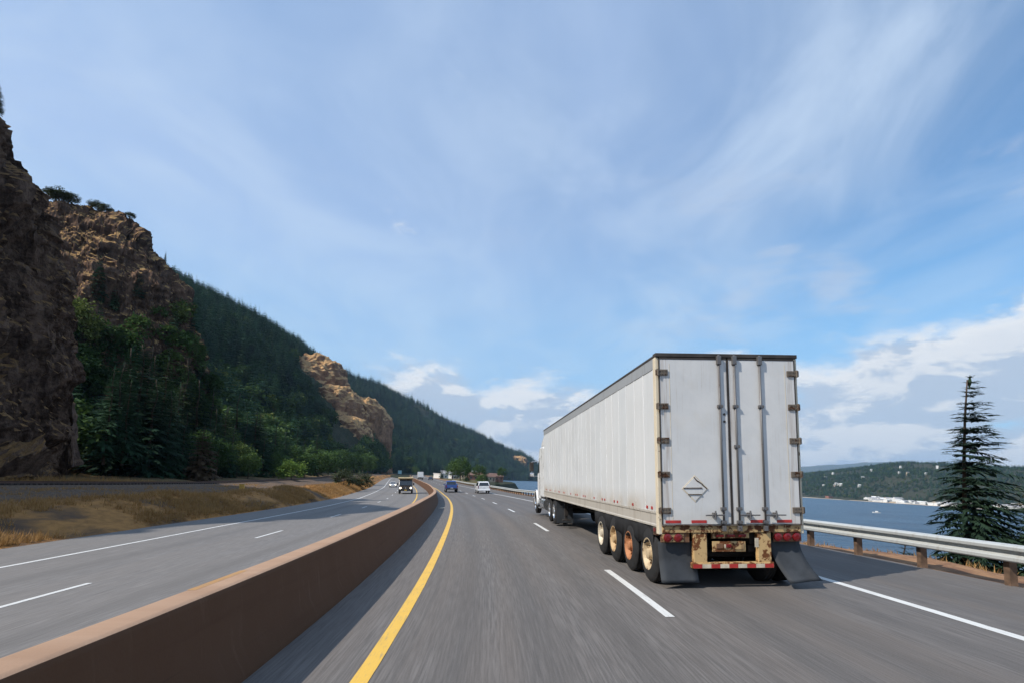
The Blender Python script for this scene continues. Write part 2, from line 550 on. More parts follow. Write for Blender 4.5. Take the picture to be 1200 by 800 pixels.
def build_ground():
    ts0, zs0 = ground_profile()
    ts = sorted(set(ts0 + frange(-40, -16.4, 0.8) + frange(-120, -40, 4) + frange(9.4, 27, 0.8)))
    zs = np.interp(ts, ts0, zs0)
    ss = frange(-60, 100, 1.0) + frange(102, 300, 4) + frange(310, 900, 15)
    v, uvs, f = [], [], []
    T = np.array(ts)
    for s in ss:
        P = np.stack([T, np.full_like(T, s * 0.6), np.zeros_like(T)], 1)
        soft = np.where((T < -16.6) & (T > -30) | (T < -36) | (T > 10), 1.0, 0.0)
        n = fbm(P, 0.22, 3, seed=5) * 0.42 + fbm(P, 1.1, 3, seed=9) * 0.11
        z = zs + n * soft
        # grassy berm swells near the road further on
        b = np.exp(-((T + 19.5) / 2.4) ** 2) * (0.55 * np.clip((s - 22) / 30, 0, 1) + 0.25 * math.sin(s * .21) * np.clip((s - 15) / 20, 0, 1))
        z = z + b * np.where(T < -16.6, 1, 0)
        # the river bank gives way to a low flat beyond the bend
        w = np.clip((s - 170) / 60, 0, 1) * np.where(T > 9.4, 1, 0)
        z = z * (1 - w) + w * (-.3 - 0.02 * (T - 9.4))
        for t, zz in zip(ts, z):
            v.append(tuple(rp(s, t, zz))); uvs.append((t, s))
    k = len(ts)
    for i in range(len(ss) - 1):
        for j in range(k - 1):
            a = i * k + j
            f.append((a, a + 1, a + k + 1, a + k))
    me = bpy.data.meshes.new('ground')
    me.from_pydata(v, [], f)
    me.polygons.foreach_set('use_smooth', [True] * len(me.polygons))
    l = me.uv_layers.new(name='UVMap')
    vi = np.zeros(len(me.loops), np.int32); me.loops.foreach_get('vertex_index', vi)
    l.data.foreach_set('uv', np.array(uvs)[vi].ravel())
    tag(link('ground', me, M['ground'], mw=TILT), kind='structure')

build_ground()
road = link('highway', strip_mesh('highway', S_ALL, [(-2.75, 0), (0, 0), (2.3, 0), (6.2, 0), (9.15, 0)]), M['road'], mw=TILT)
tag(road, kind='structure')
road_l = link('opposite_highway', strip_mesh('opposite_highway', S_ALL, lambda s: [(-16.3, LEFT_Z), (-13, LEFT_Z), (-9, LEFT_Z), (-3.3, LEFT_Z), (-3.05, LEFT_Z)]), M['road_left'], mw=TILT)
tag(road_l, kind='structure')

def line(name, t, w, s0, s1, z, mat, parent, st=2.0):
    me = strip_mesh(name, frange(s0, s1, st), [(t - w / 2, z), (t + w / 2, z)])
    return link(name, me, mat, parent)

line('yellow_edge_line', -1.36, 0.17, -20, 120, 0.005, M['yellow_line'], road)
line('yellow_edge_line', -1.36, 0.17, 120, 700, 0.012, M['yellow_line'], road, 6)
line('white_edge_line', 6.22, 0.16, -20, 120, 0.005, M['white_line'], road)
line('white_edge_line', 6.22, 0.16, 120, 700, 0.012, M['white_line'], road, 6)
line('yellow_edge_line', -5.15, 0.17, -20, 120, LEFT_Z + 0.005, M['yellow_line'], road_l)
line('yellow_edge_line', -5.15, 0.17, 120, 700, LEFT_Z + 0.012, M['yellow_line'], road_l, 6)
line('white_edge_line', -12.95, 0.16, -20, 120, LEFT_Z + 0.005, M['white_line'], road_l)
line('white_edge_line', -12.95, 0.16, 120, 700, LEFT_Z + 0.012, M['white_line'], road_l, 6)
for k in range(-1, 16):
    line('lane_dash', 2.34, 0.13, 7.75 + 12.6 * k, 11.6 + 12.6 * k, 0.006, M['white_line'], road, 1.2)
for k in range(-1, 16):
    line('lane_dash', -9.05, 0.13, 10.0 + 13.4 * k, 13.4 + 13.4 * k, LEFT_Z + 0.006, M['white_line'], road_l, 1.2)

# concrete median barrier: toe, sloping foot, near vertical stem, flat top
bar_prof = [(-2.46, -.07), (-2.46, .06), (-2.57, .28), (-2.63, .82), (-2.635, .848), (-2.647, .868), (-2.672, .880), (-2.70, .883), (-2.89, .883), (-2.922, .880), (-2.947, .868), (-2.96, .845), (-3.02, .22), (-3.18, -.02 + LEFT_Z * .5), (-3.18, LEFT_Z - .07)]
_bm = strip_mesh('median_barrier', frange(-20, 120, 1.5) + frange(124, 500, 6), bar_prof, closed=True)
_bm.polygons.foreach_set('use_smooth', [len(p.vertices) == 4 for p in _bm.polygons])
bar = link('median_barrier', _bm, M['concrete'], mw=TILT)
_bm.set_sharp_from_angle(angle=math.radians(28))
line('paint_patch', -2.885, .08, 5.3, 6.4, .8845, mat_marking('faded_orange_paint', (0.44, 0.24, 0.09)), bar, .4)
tag(bar, 'brown concrete median barrier curving between the two carriageways', 'barrier')

# ------------------------------------------------------------------ W-beam guardrail on the river side
M['galv'] = mat_dirty_paint('galvanised_steel', (0.55, 0.565, 0.545), (0.33, 0.29, 0.24), 0.75, rough=0.5, metal=0.3)
M['wood_post'] = mat_plain('weathered_post', (0.145, 0.090, 0.058), 0.9, var=0.4, scale=6)
def build_guardrail():
    root = empty('guardrail', road_mat4(0, 9.05), 'long galvanised guardrail on brown posts along the river edge', 'guardrail')
    inv = root.matrix_world.inverted()
    wp = [(0.02, 0.43), (-.06, .437), (-.085, .462), (-.085, .515), (-.002, .570), (-.002, .628), (-.085, .648), (-.088, .700), (-.06, .73), (0.02, .745)]
    wp2 = [(t + .006, z) for t, z in wp][::-1]
    s, n = -6.0, 0
    while s < 190:
        L = 3.81
        dz = 0.003 if n % 2 else 0.0
        me = strip_mesh('beam_panel', frange(s, s + L + .10, L / 3), [(9.05 + t - dz, z) for t, z in wp + wp2 + wp[:1]])
        o = link('beam_panel', me, M['galv'], root)
        o.matrix_parent_inverse = inv @ TILT
        for q in (0.4, 2.3):
            mb = MB().box(-.02, .12, -.06, .06, -.75, .71)
            p = mb.build('post', M['wood_post'], root)
            p.matrix_parent_inverse = inv @ road_mat4(s + q, 9.11)
        s += L; n += 1
build_guardrail()

# ------------------------------------------------------------------ railway behind the verge
M['rail'] = mat_plain('rusty_rail', (0.10, 0.055, 0.04), 0.6, 0.4, var=0.3)
M['tie'] = mat_plain('creosote_tie', (0.055, 0.042, 0.035), 0.95, var=0.4)
def build_track():
    root = empty('railway_track', road_mat4(0, -33, 1.5), 'rusty railway track on gravel bed below the cliffs', 'railway')
    inv = root.matrix_world.inverted()
    for t in (-33.72, -32.28):
        prof = [(t - .075, 1.72), (t - .02, 1.75), (t - .02, 1.84), (t - .04, 1.86), (t - .04, 1.90), (t + .04, 1.90), (t + .04, 1.86), (t + .02, 1.84), (t + .02, 1.75), (t + .075, 1.72)]
        o = link('rail', strip_mesh('rail', frange(-40, 120, 3) + frange(126, 400, 8), prof), M['rail'], root)
        o.matrix_parent_inverse = inv @ TILT
    mb = MB()
    for i in range(600):
        s = -40 + i * 0.62
        th = float(np.interp(s, _S, _TH))
        mb.box(-1.3, 1.3, -.11, .11, -.12, .1, Matrix.Translation(rp(s, -33, 1.63)) @ Matrix.Rotation(th, 4, 'Z'))
    o = mb.build('railway_ties', M['tie'], root)
    o.matrix_parent_inverse = inv @ TILT
    o['kind'] = 'stuff'
build_track()

# ------------------------------------------------------------------ river
def build_river():
    m, g = new_mat('river_water')
    geo = g.n('ShaderNodeNewGeometry').outputs['Position']
    px_, py_, _ = g.sep(geo)
    w1 = g.noise(geo, 0.30, 6.0, 0.65, 0.3)
    w2 = g.noise(g.comb(g.m('MULTIPLY', px_, 0.012), g.m('MULTIPLY', py_, 0.05), 0.0), 1.0, 8.0, 0.68, 0.3)
    h = g.m('ADD', w1, g.m('MULTIPLY', w2, 2.0))
    c = g.mix(g.rng(w2, 0.35, 0.65), (0.016, 0.055, 0.105), (0.048, 0.115, 0.190))
    c = g.mix(g.rng(w1, 0.62, 0.80, 0, 0.25), c, (0.35, 0.45, 0.55))
    principled(g, c, 0.30, 0, 0.18, h, 1.0, 2.4)
    mb = MB()
    xs = [-40000, 40000]
    mb.quad((-40000, -20000, 0), (40000, -20000, 0), (40000, 60000, 0), (-40000, 60000, 0))
    o = mb.build('river', m)
    o.location = (0, 0, -9.0)
    tag(o, kind='structure')
build_river()

# ------------------------------------------------------------------ hills and cliffs
def mat_rock(name, rock_a, rock_b, grass_a, grass_b, scale=0.12, gmin=0.35, gmax=0.62, bump=1.0, bdist=0.6):
    m, g = new_mat(name)
    geo = g.n('ShaderNodeNewGeometry')
    P = geo.outputs['Position']
    nz = g.sep(geo.outputs['Normal'])[2]
    x, y, z = g.sep(P)
    n = g.noise(P, scale, 8.0, 0.62, 0.3)
    col = g.noise(g.comb(g.m('MULTIPLY', x, 3.0), g.m('MULTIPLY', y, 3.0), g.m('MULTIPLY', z, 0.5)), scale, 6.0, 0.65)
    led = g.noise(g.comb(g.m('MULTIPLY', x, 0.5), g.m('MULTIPLY', y, 0.5), g.m('MULTIPLY', z, 3.5)), scale, 6.0, 0.65)
    fine = g.noise(P, scale * 9, 6.0, 0.68)
    rock = g.mix(g.rng(g.m('ADD', g.m('MULTIPLY', col, 0.5), g.m('MULTIPLY', fine, 0.5)), 0.38, 0.62), rock_a, rock_b)
    rock = g.mix(g.rng(led, 0.5, 0.68, 0, 0.6), rock, tuple(k * 0.5 for k in rock_a))
    grass = g.mix(g.rng(fine, 0.35, 0.65), grass_a, grass_b)
    gf = g.rng(g.m('ADD', nz, g.m('MULTIPLY', g.m('SUBTRACT', n, 0.5), 0.9)), gmin, gmax)
    c = g.mix(gf, rock, grass)
    hgt = g.m('ADD', g.m('MULTIPLY', col, 1.0), g.m('ADD', g.m('MULTIPLY', fine, 0.7), g.m('MULTIPLY', led, 0.6)))
    principled(g, c, 0.95, 0, 0.15, hgt, bump, bdist)
    return m

M['cliff'] = mat_rock('basalt_cliff', (0.042, 0.025, 0.018), (0.185, 0.122, 0.088), (0.30, 0.175, 0.075), (0.15, 0.088, 0.042), 0.14, 0.34, 0.70)
M['bluff'] = mat_rock('basalt_bluff', (0.045, 0.028, 0.021), (0.165, 0.100, 0.068), (0.42, 0.26, 0.105), (0.24, 0.14, 0.06), 0.10, 0.42, 0.74)
M['outcrop'] = mat_rock('tan_outcrop', (0.16, 0.082, 0.046), (0.34, 0.19, 0.105), (0.52, 0.325, 0.15), (0.34, 0.20, 0.095), 0.035, 0.22, 0.52, 1.0, 1.6)
M['forest_floor'] = mat_rock('forest_floor', (0.016, 0.022, 0.014), (0.030, 0.034, 0.022), (0.022, 0.032, 0.017), (0.050, 0.046, 0.028), 0.05, 0.3, 0.6)

def pl(pts, u):
    P = np.array([tuple(p) for p in pts], float)
    t = np.linspace(0, 1, len(P))
    return np.stack([np.interp(u, t, P[:, i]) for i in range(3)], -1)

def loft(toe, crest, back, nu, nv, prof, amps, seed, steps=None, nback=14):
    """hillside from a toe line to a crest line and over the back; returns an (U, V, 3) grid"""
    u = np.linspace(0, 1, nu)
    A, B = pl(toe, u), pl(crest, u)
    v = np.linspace(0, 1, nv)
    hv, zv = np.interp(v, prof[0], prof[1]), np.interp(v, prof[0], prof[2])
    G = np.zeros((nu, nv + nback, 3))
    for k in range(2):
        G[:, :nv, k] = A[:, None, k] + (B - A)[:, None, k] * hv[None, :]
    G[:, :nv, 2] = A[:, None, 2] + (B - A)[:, None, 2] * zv[None, :]
    for j in range(nback):
        q = (j + 1) / nback
        G[:, nv + j, :] = B + np.array(back)[None, :] * q
        G[:, nv + j, 2] = B[:, 2] + back[2] * q ** 1.5 * np.clip(B[:, 2] / 20.0, 0, 1)
    du = np.gradient(G, axis=0); dv = np.gradient(G, axis=1)
    N = np.cross(dv, du)
    N /= np.linalg.norm(N, axis=-1, keepdims=True) + 1e-9
    if N[nu // 2, nv // 2, 2] < 0:
        N = -N
    d = 0
    for amp, sc, rid, str_ in amps:
        d = d + amp * fbm(G * np.array(str_), sc, 5, 0.52, seed, rid)
        seed += 11
    if steps:
        q = fbm(G * np.array([1, 1, .5]), steps[0], 4, .55, seed + 5)
        d = d + steps[1] * (np.round(q * 7) / 7) + steps[1] * .5 * (np.round(fbm(G * np.array([.4, .4, 1.6]), steps[0] * 1.3, 3, .5, seed + 9) * 5) / 5)
    # damp the displacement right at the crest so that the outline keeps its place
    w = np.ones(nv + nback)
    w[nv - 5:nv + 5] = 0.55
    w[0:2] = 0.2
    return G + N * (d * w[None, :])[..., None]

def grid_object(name, G, mat, smooth=True):
    nu, nv = G.shape[:2]
    idx = np.arange(nu * nv).reshape(nu, nv)
    f = np.stack([idx[:-1, :-1], idx[1:, :-1], idx[1:, 1:], idx[:-1, 1:]], -1).reshape(-1, 4)
    me = bpy.data.meshes.new(name)
    me.from_pydata(G.reshape(-1, 3).tolist(), [], f.tolist())
    if smooth:
        me.polygons.foreach_set('use_smooth', [True] * len(me.polygons))
    me.update()
    o = link(name, me, mat)
    return tag(o, kind='structure')

# near cliff, left edge of the picture
toeA = [(-47, -60, -2.3), (-45, -20, -2.2), (-44, 6, -1.6), (-43.5, 24, -1.2), (-43.5, 44, -1.0), (-44.5, 51, -1), (-46.5, 55, -1), (-48, 58, -1), (-49.5, 60, -1), (-51, 61.5, -1), (-52.5, 63, -1)]
crestA = [Vector((-66, -60, 34)), Vector((-62, -20, 40)), Vector((-58, 6, 42)), Vector((-57.5, 20, 49)), at_d(-120, 60, 42), at_d(-8, 142, 54), at_d(8, 196, 56), at_d(32, 245, 58), at_d(48, 335, 60), at_d(70, 430, 62), at_d(90, 545, 64)]
GA = loft(toeA, crestA, (-45, 10, -6), 320, 130, ([0, .12, .35, .7, 1], [0, .30, .52, .78, 1], [0, .07, .36, .78, 1]),
          [(2.6, .07, False, (1, 1, .7)), (2.2, .17, True, (1, 1, .35)), (1.1, .5, False, (1, 1, .5)), (.45, 1.4, True, (1, 1, .6))], 3, steps=(.14, 3.2))
grid_object('cliff_near', GA, M['cliff'], False)

# second bluff with dry grass on top
toeB = [ground_d(40, 70, -2), ground_d(90, 84, -2), ground_d(120, 95, -2), ground_d(150, 104, -1.5), ground_d(180, 112, -1.5), ground_d(205, 120, -1.5), ground_d(225, 130, -1.5), ground_d(245, 140, -1.5), ground_d(262, 150, -1.5)]
crestB = [at_d(20, 210, 128), at_d(45, 225, 130), at_d(80, 233, 132), at_d(128, 251, 134), at_d(160, 275, 136), at_d(186, 310, 138), at_d(214, 338, 141), at_d(228, 402, 144), at_d(258, 530, 150)]
GB = loft(toeB, crestB, (-70, 30, 2.0), 300, 150, ([0, .3, .5, .62, .9, 1], [0, .42, .58, .70, .90, 1], [0, .16, .36, .52, .93, 1]),
          [(4.0, .035, False, (1, 1, .8)), (3.0, .085, True, (1, 1, .4)), (1.3, .28, False, (1, 1, .5)), (.6, .8, True, (1, 1, .6))], 31, steps=(.07, 4.5))
grid_object('bluff', GB, M['bluff'], False)

# wooded hillside behind it
toeC = [ground_d(60, 150, -3), ground_d(150, 150, -3), ground_d(215, 165, -2), ground_d(265, 190, -2), ground_d(310, 220, -2), ground_d(350, 265, -2), ground_d(385, 330, -2), ground_d(415, 420, -2), ground_d(436, 520, -2), ground_d(452, 640, -2)]
crestC = [at_d(60, 280, 620), at_d(160, 312, 700), at_d(228, 347, 800), at_d(262, 362, 840), at_d(300, 381, 860), at_d(338, 401, 880), at_d(372, 421, 900), at_d(398, 446, 860), at_d(424, 490, 800), at_d(448, 545, 720)]
GC = loft(toeC, crestC, (-260, 220, -60), 170, 120, ([0, .15, .5, 1], [0, .13, .46, 1], [0, .10, .50, 1]),
          [(16, .008, False, (1, 1, 1)), (6, .03, True, (1, 1, .6)), (2.0, .1, False, (1, 1, 1))], 57)
grid_object('hillside', GC, M['forest_floor'])

# long far ridge dropping to the river
toeD = [ground_d(380, 800, -5), ground_d(430, 900, -5), ground_d(460, 960, -6), ground_d(495, 1040, -7), ground_d(530, 1180, -9), ground_d(565, 1450, -10), ground_d(600, 1850, -10), ground_d(632, 2300, -10), ground_d(665, 2700, -10)]
crestD = [at_d(375, 428, 1450), at_d(402, 440, 1550), at_d(440, 450, 1700), at_d(480, 471, 1850), at_d(520, 496, 2050), at_d(560, 516, 2250), at_d(596, 533, 2450), at_d(626, 549, 2650), at_d(668, 566, 2850)]
GD = loft(toeD, crestD, (-500, 600, -120), 190, 110, ([0, .1, .5, 1], [0, .12, .52, 1], [0, .06, .47, 1]),
          [(34, .0035, False, (1, 1, 1)), (22, .009, True, (1, 1, .7)), (5, .04, False, (1, 1, 1))], 83)
grid_object('ridge', GD, M['forest_floor'])

# pale rock knobs on the hillside, one rock mass
def build_outcrop():
    V, Fc = [], []
    rng_ = np.random.default_rng(8)
    # px, py of the middle, distance, half width px, half height px, depth m, lean
    lobes = [(372, 457, 640, 33, 36, 60), (350, 466, 640, 24, 36, 60), (394, 486, 610, 30, 31, 55), (430, 500, 660, 22, 30, 60), (405, 520, 560, 29, 33, 50), (388, 545, 540, 26, 32, 45), (604, 541, 2330, 13, 7, 60)]
    for k, (px, py, D, wx, hy, dep) in enumerate(lobes):
        c = np.array(at_d(px, py, D))
        m = D / F
        nu, nv = 130, 90
        th = np.linspace(0, 2 * np.pi, nu, endpoint=False)
        ph = np.linspace(-0.9, np.pi / 2, nv)
        T, Pn = np.meshgrid(th, ph, indexing='ij')
        cp = np.sign(np.cos(Pn)) * np.abs(np.cos(Pn)) ** 0.75
        sp = np.sign(np.sin(Pn)) * np.abs(np.sin(Pn)) ** 0.85
        d = np.stack([np.cos(T) * cp, np.sin(T) * cp, sp], -1)
        d[..., 2] = np.where(Pn < 0, d[..., 2] * 2.6, d[..., 2])
        cpn = np.where(Pn < 0, 1.0 + .25 * -Pn, cp)
        d[..., 0], d[..., 1] = np.cos(T) * cpn, np.sin(T) * cpn
        R = np.array([wx * m, dep, hy * m])
        P = c + d * R
        n = .93 + 0.30 * fbm(P, .022, 4, seed=k) + 0.17 * fbm(P * np.array([1, 1, .6]), .05, 6, .55, seed=20 + k, ridge=True) + 0.10 * fbm(P, .2, 3, seed=40 + k)
        led = np.round(P[..., 2] / 9.0) * 9.0
        P = c + d * R * n[..., None]
        P[..., 2] += 0.16 * (led - P[..., 2]) * np.clip(d[..., 2] + .3, 0, 1)
        base = len(V)
        V += P.reshape(-1, 3).tolist()
        I = base + np.arange(nu * nv).reshape(nu, nv)
        J = np.roll(I, -1, axis=0)
        Fc += np.stack([I[:, :-1], J[:, :-1], J[:, 1:], I[:, 1:]], -1).reshape(-1, 4).tolist()
    me = bpy.data.meshes.new('rock_outcrop')
    me.from_pydata(V, [], Fc)
    me.polygons.foreach_set('use_smooth', [True] * len(me.polygons))
    tag(link('rock_outcrop', me, M['outcrop']), kind='structure')
    return lobes
LOBES = build_outcrop()

# far shore: a low wooded bluff and blue mountains behind
shore_toe = [ground_d(760, 2300, -9.3), ground_d(860, 2000, -9.3), ground_d(945, 1800, -9.3), ground_d(1010, 1620, -9.3), ground_d(1070, 1480, -9.3), ground_d(1130, 1350, -9.3), ground_d(1200, 1220, -9.3), ground_d(1300, 1060, -9.3), ground_d(1450, 860, -9.3)]
shore_crest = [at_d(760, 556, 2900), at_d(860, 556, 2700), at_d(945, 555, 2500), at_d(985, 551, 2350), at_d(1042, 544, 2150), at_d(1065, 542, 2080), at_d(1110, 544, 1950), at_d(1200, 549, 1750), at_d(1400, 560, 1400)]
GS = loft(shore_toe, shore_crest, (300, 900, -30), 170, 70, ([0, .06, .2, .6, 1], [0, .07, .17, .5, 1], [0, .03, .08, .62, 1]),
          [(7, .006, False, (1, 1, 1)), (4, .02, True, (1, 1, 1))], 101)
grid_object('far_shore', GS, M['forest_floor'])
M['mountain'] = mat_rock('far_mountain', (0.035, 0.05, 0.04), (0.06, 0.07, 0.055), (0.05, 0.065, 0.045), (0.08, 0.085, 0.06), 0.004, 0.3, 0.7, 0.6, 20)
mt_toe = [ground_d(520, 9000, -12), ground_d(800, 9000, -12), ground_d(960, 9000, -12), ground_d(1050, 9000, -12), ground_d(1200, 9000, -12), ground_d(1500, 8000, -12)]
mt_crest = [at_d(520, 553, 11500), at_d(800, 553, 11500), at_d(945, 549, 11500), at_d(985, 545, 11500), at_d(1060, 541, 11500), at_d(1200, 552, 11500)]
GM = loft(mt_toe, mt_crest, (0, 4000, -200), 160, 40, ([0, .5, 1], [0, .5, 1], [0, .45, 1]), [(110, .0009, True, (1, 1, 1)), (40, .003, False, (1, 1, 1))], 140)
grid_object('far_mountain', GM, M['mountain'])

# ------------------------------------------------------------------ vegetation
def mat_foliage(name, dark, light, warm=None, trans=0.12, VAR=0.35):
    m, g = new_mat(name)
    oi = g.n('ShaderNodeObjectInfo')
    geo = g.n('ShaderNodeNewGeometry')
    P = geo.outputs['Position']
    n = g.noise(P, 0.45, 4.0, 0.6)
    n2 = g.noise(P, 6.0, 2.0, 0.6)
    f = g.m('ADD', g.m('MULTIPLY', n, 0.5), g.m('ADD', g.m('MULTIPLY', n2, 0.35), g.m('MULTIPLY', oi.outputs['Random'], VAR)))
    c = g.mix(g.rng(f, 0.30, 0.55 + VAR), dark, light)
    if warm is not None:
        c = g.mix(g.rng(oi.outputs['Random'], 0.80, 1.0, 0.0, 0.7), c, warm)
    b = g.n('ShaderNodeBsdfPrincipled', {'Base Color': c, 'Roughness': 0.75, 'Specular IOR Level': 0.2})
    t = g.n('ShaderNodeBsdfTranslucent', {'Color': g.mix(0.5, c, light)})
    mx = g.n('ShaderNodeMixShader', {0: trans, 1: b.outputs[0], 2: t.outputs[0]})
    out = g.n('ShaderNodeOutputMaterial')
    g.t.links.new(mx.outputs[0], out.inputs[0])
    return m

M['conifer'] = mat_foliage('conifer_needles', (0.008, 0.026, 0.015), (0.038, 0.090, 0.040), (0.070, 0.085, 0.032))
M['near_fir'] = mat_foliage('near_fir_needles', (0.014, 0.032, 0.020), (0.040, 0.075, 0.038))
M['brown_conifer'] = mat_foliage('browned_needles', (0.040, 0.028, 0.016), (0.095, 0.062, 0.034))
M['broadleaf'] = mat_foliage('broad_leaves', (0.020, 0.050, 0.015), (0.100, 0.170, 0.044), (0.165, 0.170, 0.042), 0.24, 0.55)
M['bright_leaf'] = mat_foliage('bright_leaves', (0.10, 0.17, 0.03), (0.22, 0.32, 0.07), None, 0.3)
M['dull_leaf'] = mat_foliage('dull_leaves', (0.035, 0.050, 0.022), (0.085, 0.100, 0.045), None, 0.2)
M['far_conifer'] = mat_foliage('far_conifer_needles', (0.005, 0.024, 0.018), (0.052, 0.128, 0.068), (0.090, 0.125, 0.045), 0.12, 0.75)
M['bark'] = mat_plain('bark', (0.085, 0.06, 0.045), 0.95, var=0.4, scale=4)
M['dry_grass'] = mat_foliage('dry_grass', (0.25, 0.135, 0.048), (0.52, 0.32, 0.125), None, 0.3)

def spray(mb, p, d, l, w, rnd):
    """one flat needle or leaf spray: a kite of two triangles bent at the middle"""
    up = Vector((rnd.uniform(-.35, .35), rnd.uniform(-.35, .35), 1)).normalized()
    s = d.cross(up)
    if s.length < 1e-4:
        s = Vector((1, 0, 0))
    s.normalize()
    mid = p + d * (l * .45)
    n = len(mb.v)
    mb.v += [tuple(p), tuple(mid + s * w - up * (w * .25)), tuple(p + d * l - up * (l * .10)), tuple(mid - s * w - up * (w * .25))]
    mb.f += [(n, n + 1, n + 2), (n, n + 2, n + 3)]

def conifer_crown(seed, H, R, nwh, nbr, nst, bare=0.06, power=0.85, gap=0.1, wf=1.0, lf=1.0, flag=.12, face=None):
    rnd = random.Random(seed)
    mb = MB()
    lop = rnd.uniform(0, 6.28) if face is None else face
    for i in range(nwh):
        q = (i + rnd.uniform(-.35, .35)) / nwh
        q = min(max(q, 0), .985)
        h = H * (bare + (1 - bare) * q)
        Lb = R * ((1 - q) ** power) * (1.0 - .35 * max(0, .14 - q) / .14) + R * .03
        for b in range(nbr):
            if rnd.random() < gap:
                continue
            az = 2 * math.pi * (b + rnd.random()) / nbr
            L = Lb * rnd.uniform(.62, 1.12) * (1 + flag * math.cos(az - lop))
            rise = rnd.uniform(.02, .30) * (0.4 + q)
            droop = rnd.uniform(.22, .55) * (1.1 - q)
            dirh = Vector((math.cos(az), math.sin(az), 0))
            def pt(k):
                return dirh * (L * k) + Vector((0, 0, h + L * (rise * k - droop * k * k)))
            for k in range(nst):
                kk = (k + .6 + rnd.uniform(-.2, .2)) / nst
                p, p2 = pt(kk * .92), pt(min(1, kk * .92 + .1))
                d = (p2 - p).normalized()
                sl = L * (0.62 - .40 * kk) * rnd.uniform(.75, 1.2) * (3.2 / nst) ** .5 * lf
                for sg in (-1, 1):
                    a = sg * rnd.uniform(.55, 1.0)
                    dd = Vector((d.x * math.cos(a) - d.y * math.sin(a), d.x * math.sin(a) + d.y * math.cos(a), d.z - rnd.uniform(0, .35))).normalized()
                    spray(mb, p, dd, sl, sl * rnd.uniform(.16, .30) * wf, rnd)
            p = pt(.55)
            spray(mb, p, (pt(1.0) - p).normalized(), L * .55, L * .10 * wf, rnd)
    spray(mb, Vector((0, 0, H * .93)), Vector((.02, 0, 1)).normalized(), H * .07, H * .008, rnd)
    return mb

def broad_crown(seed, H, R, ncl, nlf, leaf, low=0.25):
    rnd = random.Random(seed)
    mb = MB()
    cz = H * (low + 1) / 2
    hz = H * (1 - low) / 2
    for c in range(ncl):
        while True:
            d = Vector((rnd.gauss(0, 1), rnd.gauss(0, 1), rnd.gauss(0, 1))).normalized()
            if d.z > -.75:
                break
        rr = rnd.uniform(.45, 1.0) ** .6
        cc = Vector((d.x * R * rr, d.y * R * rr, cz + d.z * hz * rr))
        cr = R * rnd.uniform(.18, .34)
        for l in range(nlf):
            e = Vector((rnd.gauss(0, .55), rnd.gauss(0, .55), rnd.gauss(0, .42))) * cr
            p = cc + e
            dd = (e.normalized() + Vector((rnd.gauss(0, .5), rnd.gauss(0, .5), rnd.gauss(0, .4) - .15))).normalized()
            spray(mb, p, dd, leaf * rnd.uniform(.7, 1.3), leaf * rnd.uniform(.28, .42), rnd)
    return mb

def trunk_mb(seed, H, r, limbs=0, spread=1.0, up=0.5):
    rnd = random.Random(seed)
    mb = MB()
    pts = [Vector((0, 0, -.6))]
    n = 6
    for i in range(1, n + 1):
        pts.append(Vector((rnd.uniform(-.012, .012) * H, rnd.uniform(-.012, .012) * H, H * i / n)))
    for i in range(n):
        mb.tube(pts[i], pts[i + 1], r * (1 - .9 * i / n) + .01, r * (1 - .9 * (i + 1) / n) + .01, 7, cap=(i in (0, n - 1)))
    for l in range(limbs):
        a = rnd.uniform(0, 6.28)
        h = H * rnd.uniform(.25, .8)
        L = spread * rnd.uniform(.5, .95)
        p = Vector((0, 0, h))
        q = p + Vector((math.cos(a) * L, math.sin(a) * L, L * up * rnd.uniform(.4, 1.2)))
        mb.tube(p, q, r * .35, r * .08, 5)
    return mb

# prototypes (unit: metres) – crown mesh + trunk mesh
PROTO = {}
def proto(key, crown, trunk, mat):
    c = crown.mesh(key + '_crown'); c.materials.append(mat)
    t = trunk.mesh(key + '_trunk', True); t.materials.append(M['bark'])
    PROTO[key] = (c, t)
for i in range(4):
    proto('fir%d' % i, conifer_crown(10 + i, 20, 3.6 + .5 * i, 40, 10, 5, bare=.05, wf=.62, lf=.9), trunk_mb(i, 19.5, .26, 10, 1.2, -.1), M['conifer'])
proto('brown', conifer_crown(31, 12, 4.2, 24, 9, 4, bare=.05), trunk_mb(31, 11.5, .22, 12, 2.2, .1), M['brown_conifer'])
for i in range(3):
    proto('oak%d' % i, broad_crown(50 + i, 11, 4.4, 60, 42, .62, .18), trunk_mb(50 + i, 9, .24, 9, 3.2, .7), M['broadleaf'])
proto('bush', broad_crown(71, 4.0, 2.6, 46, 42, .38, .02), trunk_mb(71, 3, .10, 9, 1.6, .8), M['bright_leaf'])
for i in range(2):
    proto('shrub%d' % i, broad_crown(75 + i, 3.4, 1.75, 40, 40, .30, .22), trunk_mb(76 + i, 2.7, .09, 8, 1.1, .9), M['dull_leaf'])

def plant(key, name, mw, label, cat, group=None):
    root = empty(name, mw, label, cat, group)
    c, t = PROTO[key]
    link('crown', c, None, root)
    link('trunk', t, None, root)
    return root

def upright(p, scale=1.0, rot=0.0, sq=1.0):
    return Matrix.Translation(p) @ Matrix.Rotation(rot, 4, 'Z') @ Matrix.Diagonal((scale * sq, scale * sq, scale, 1))

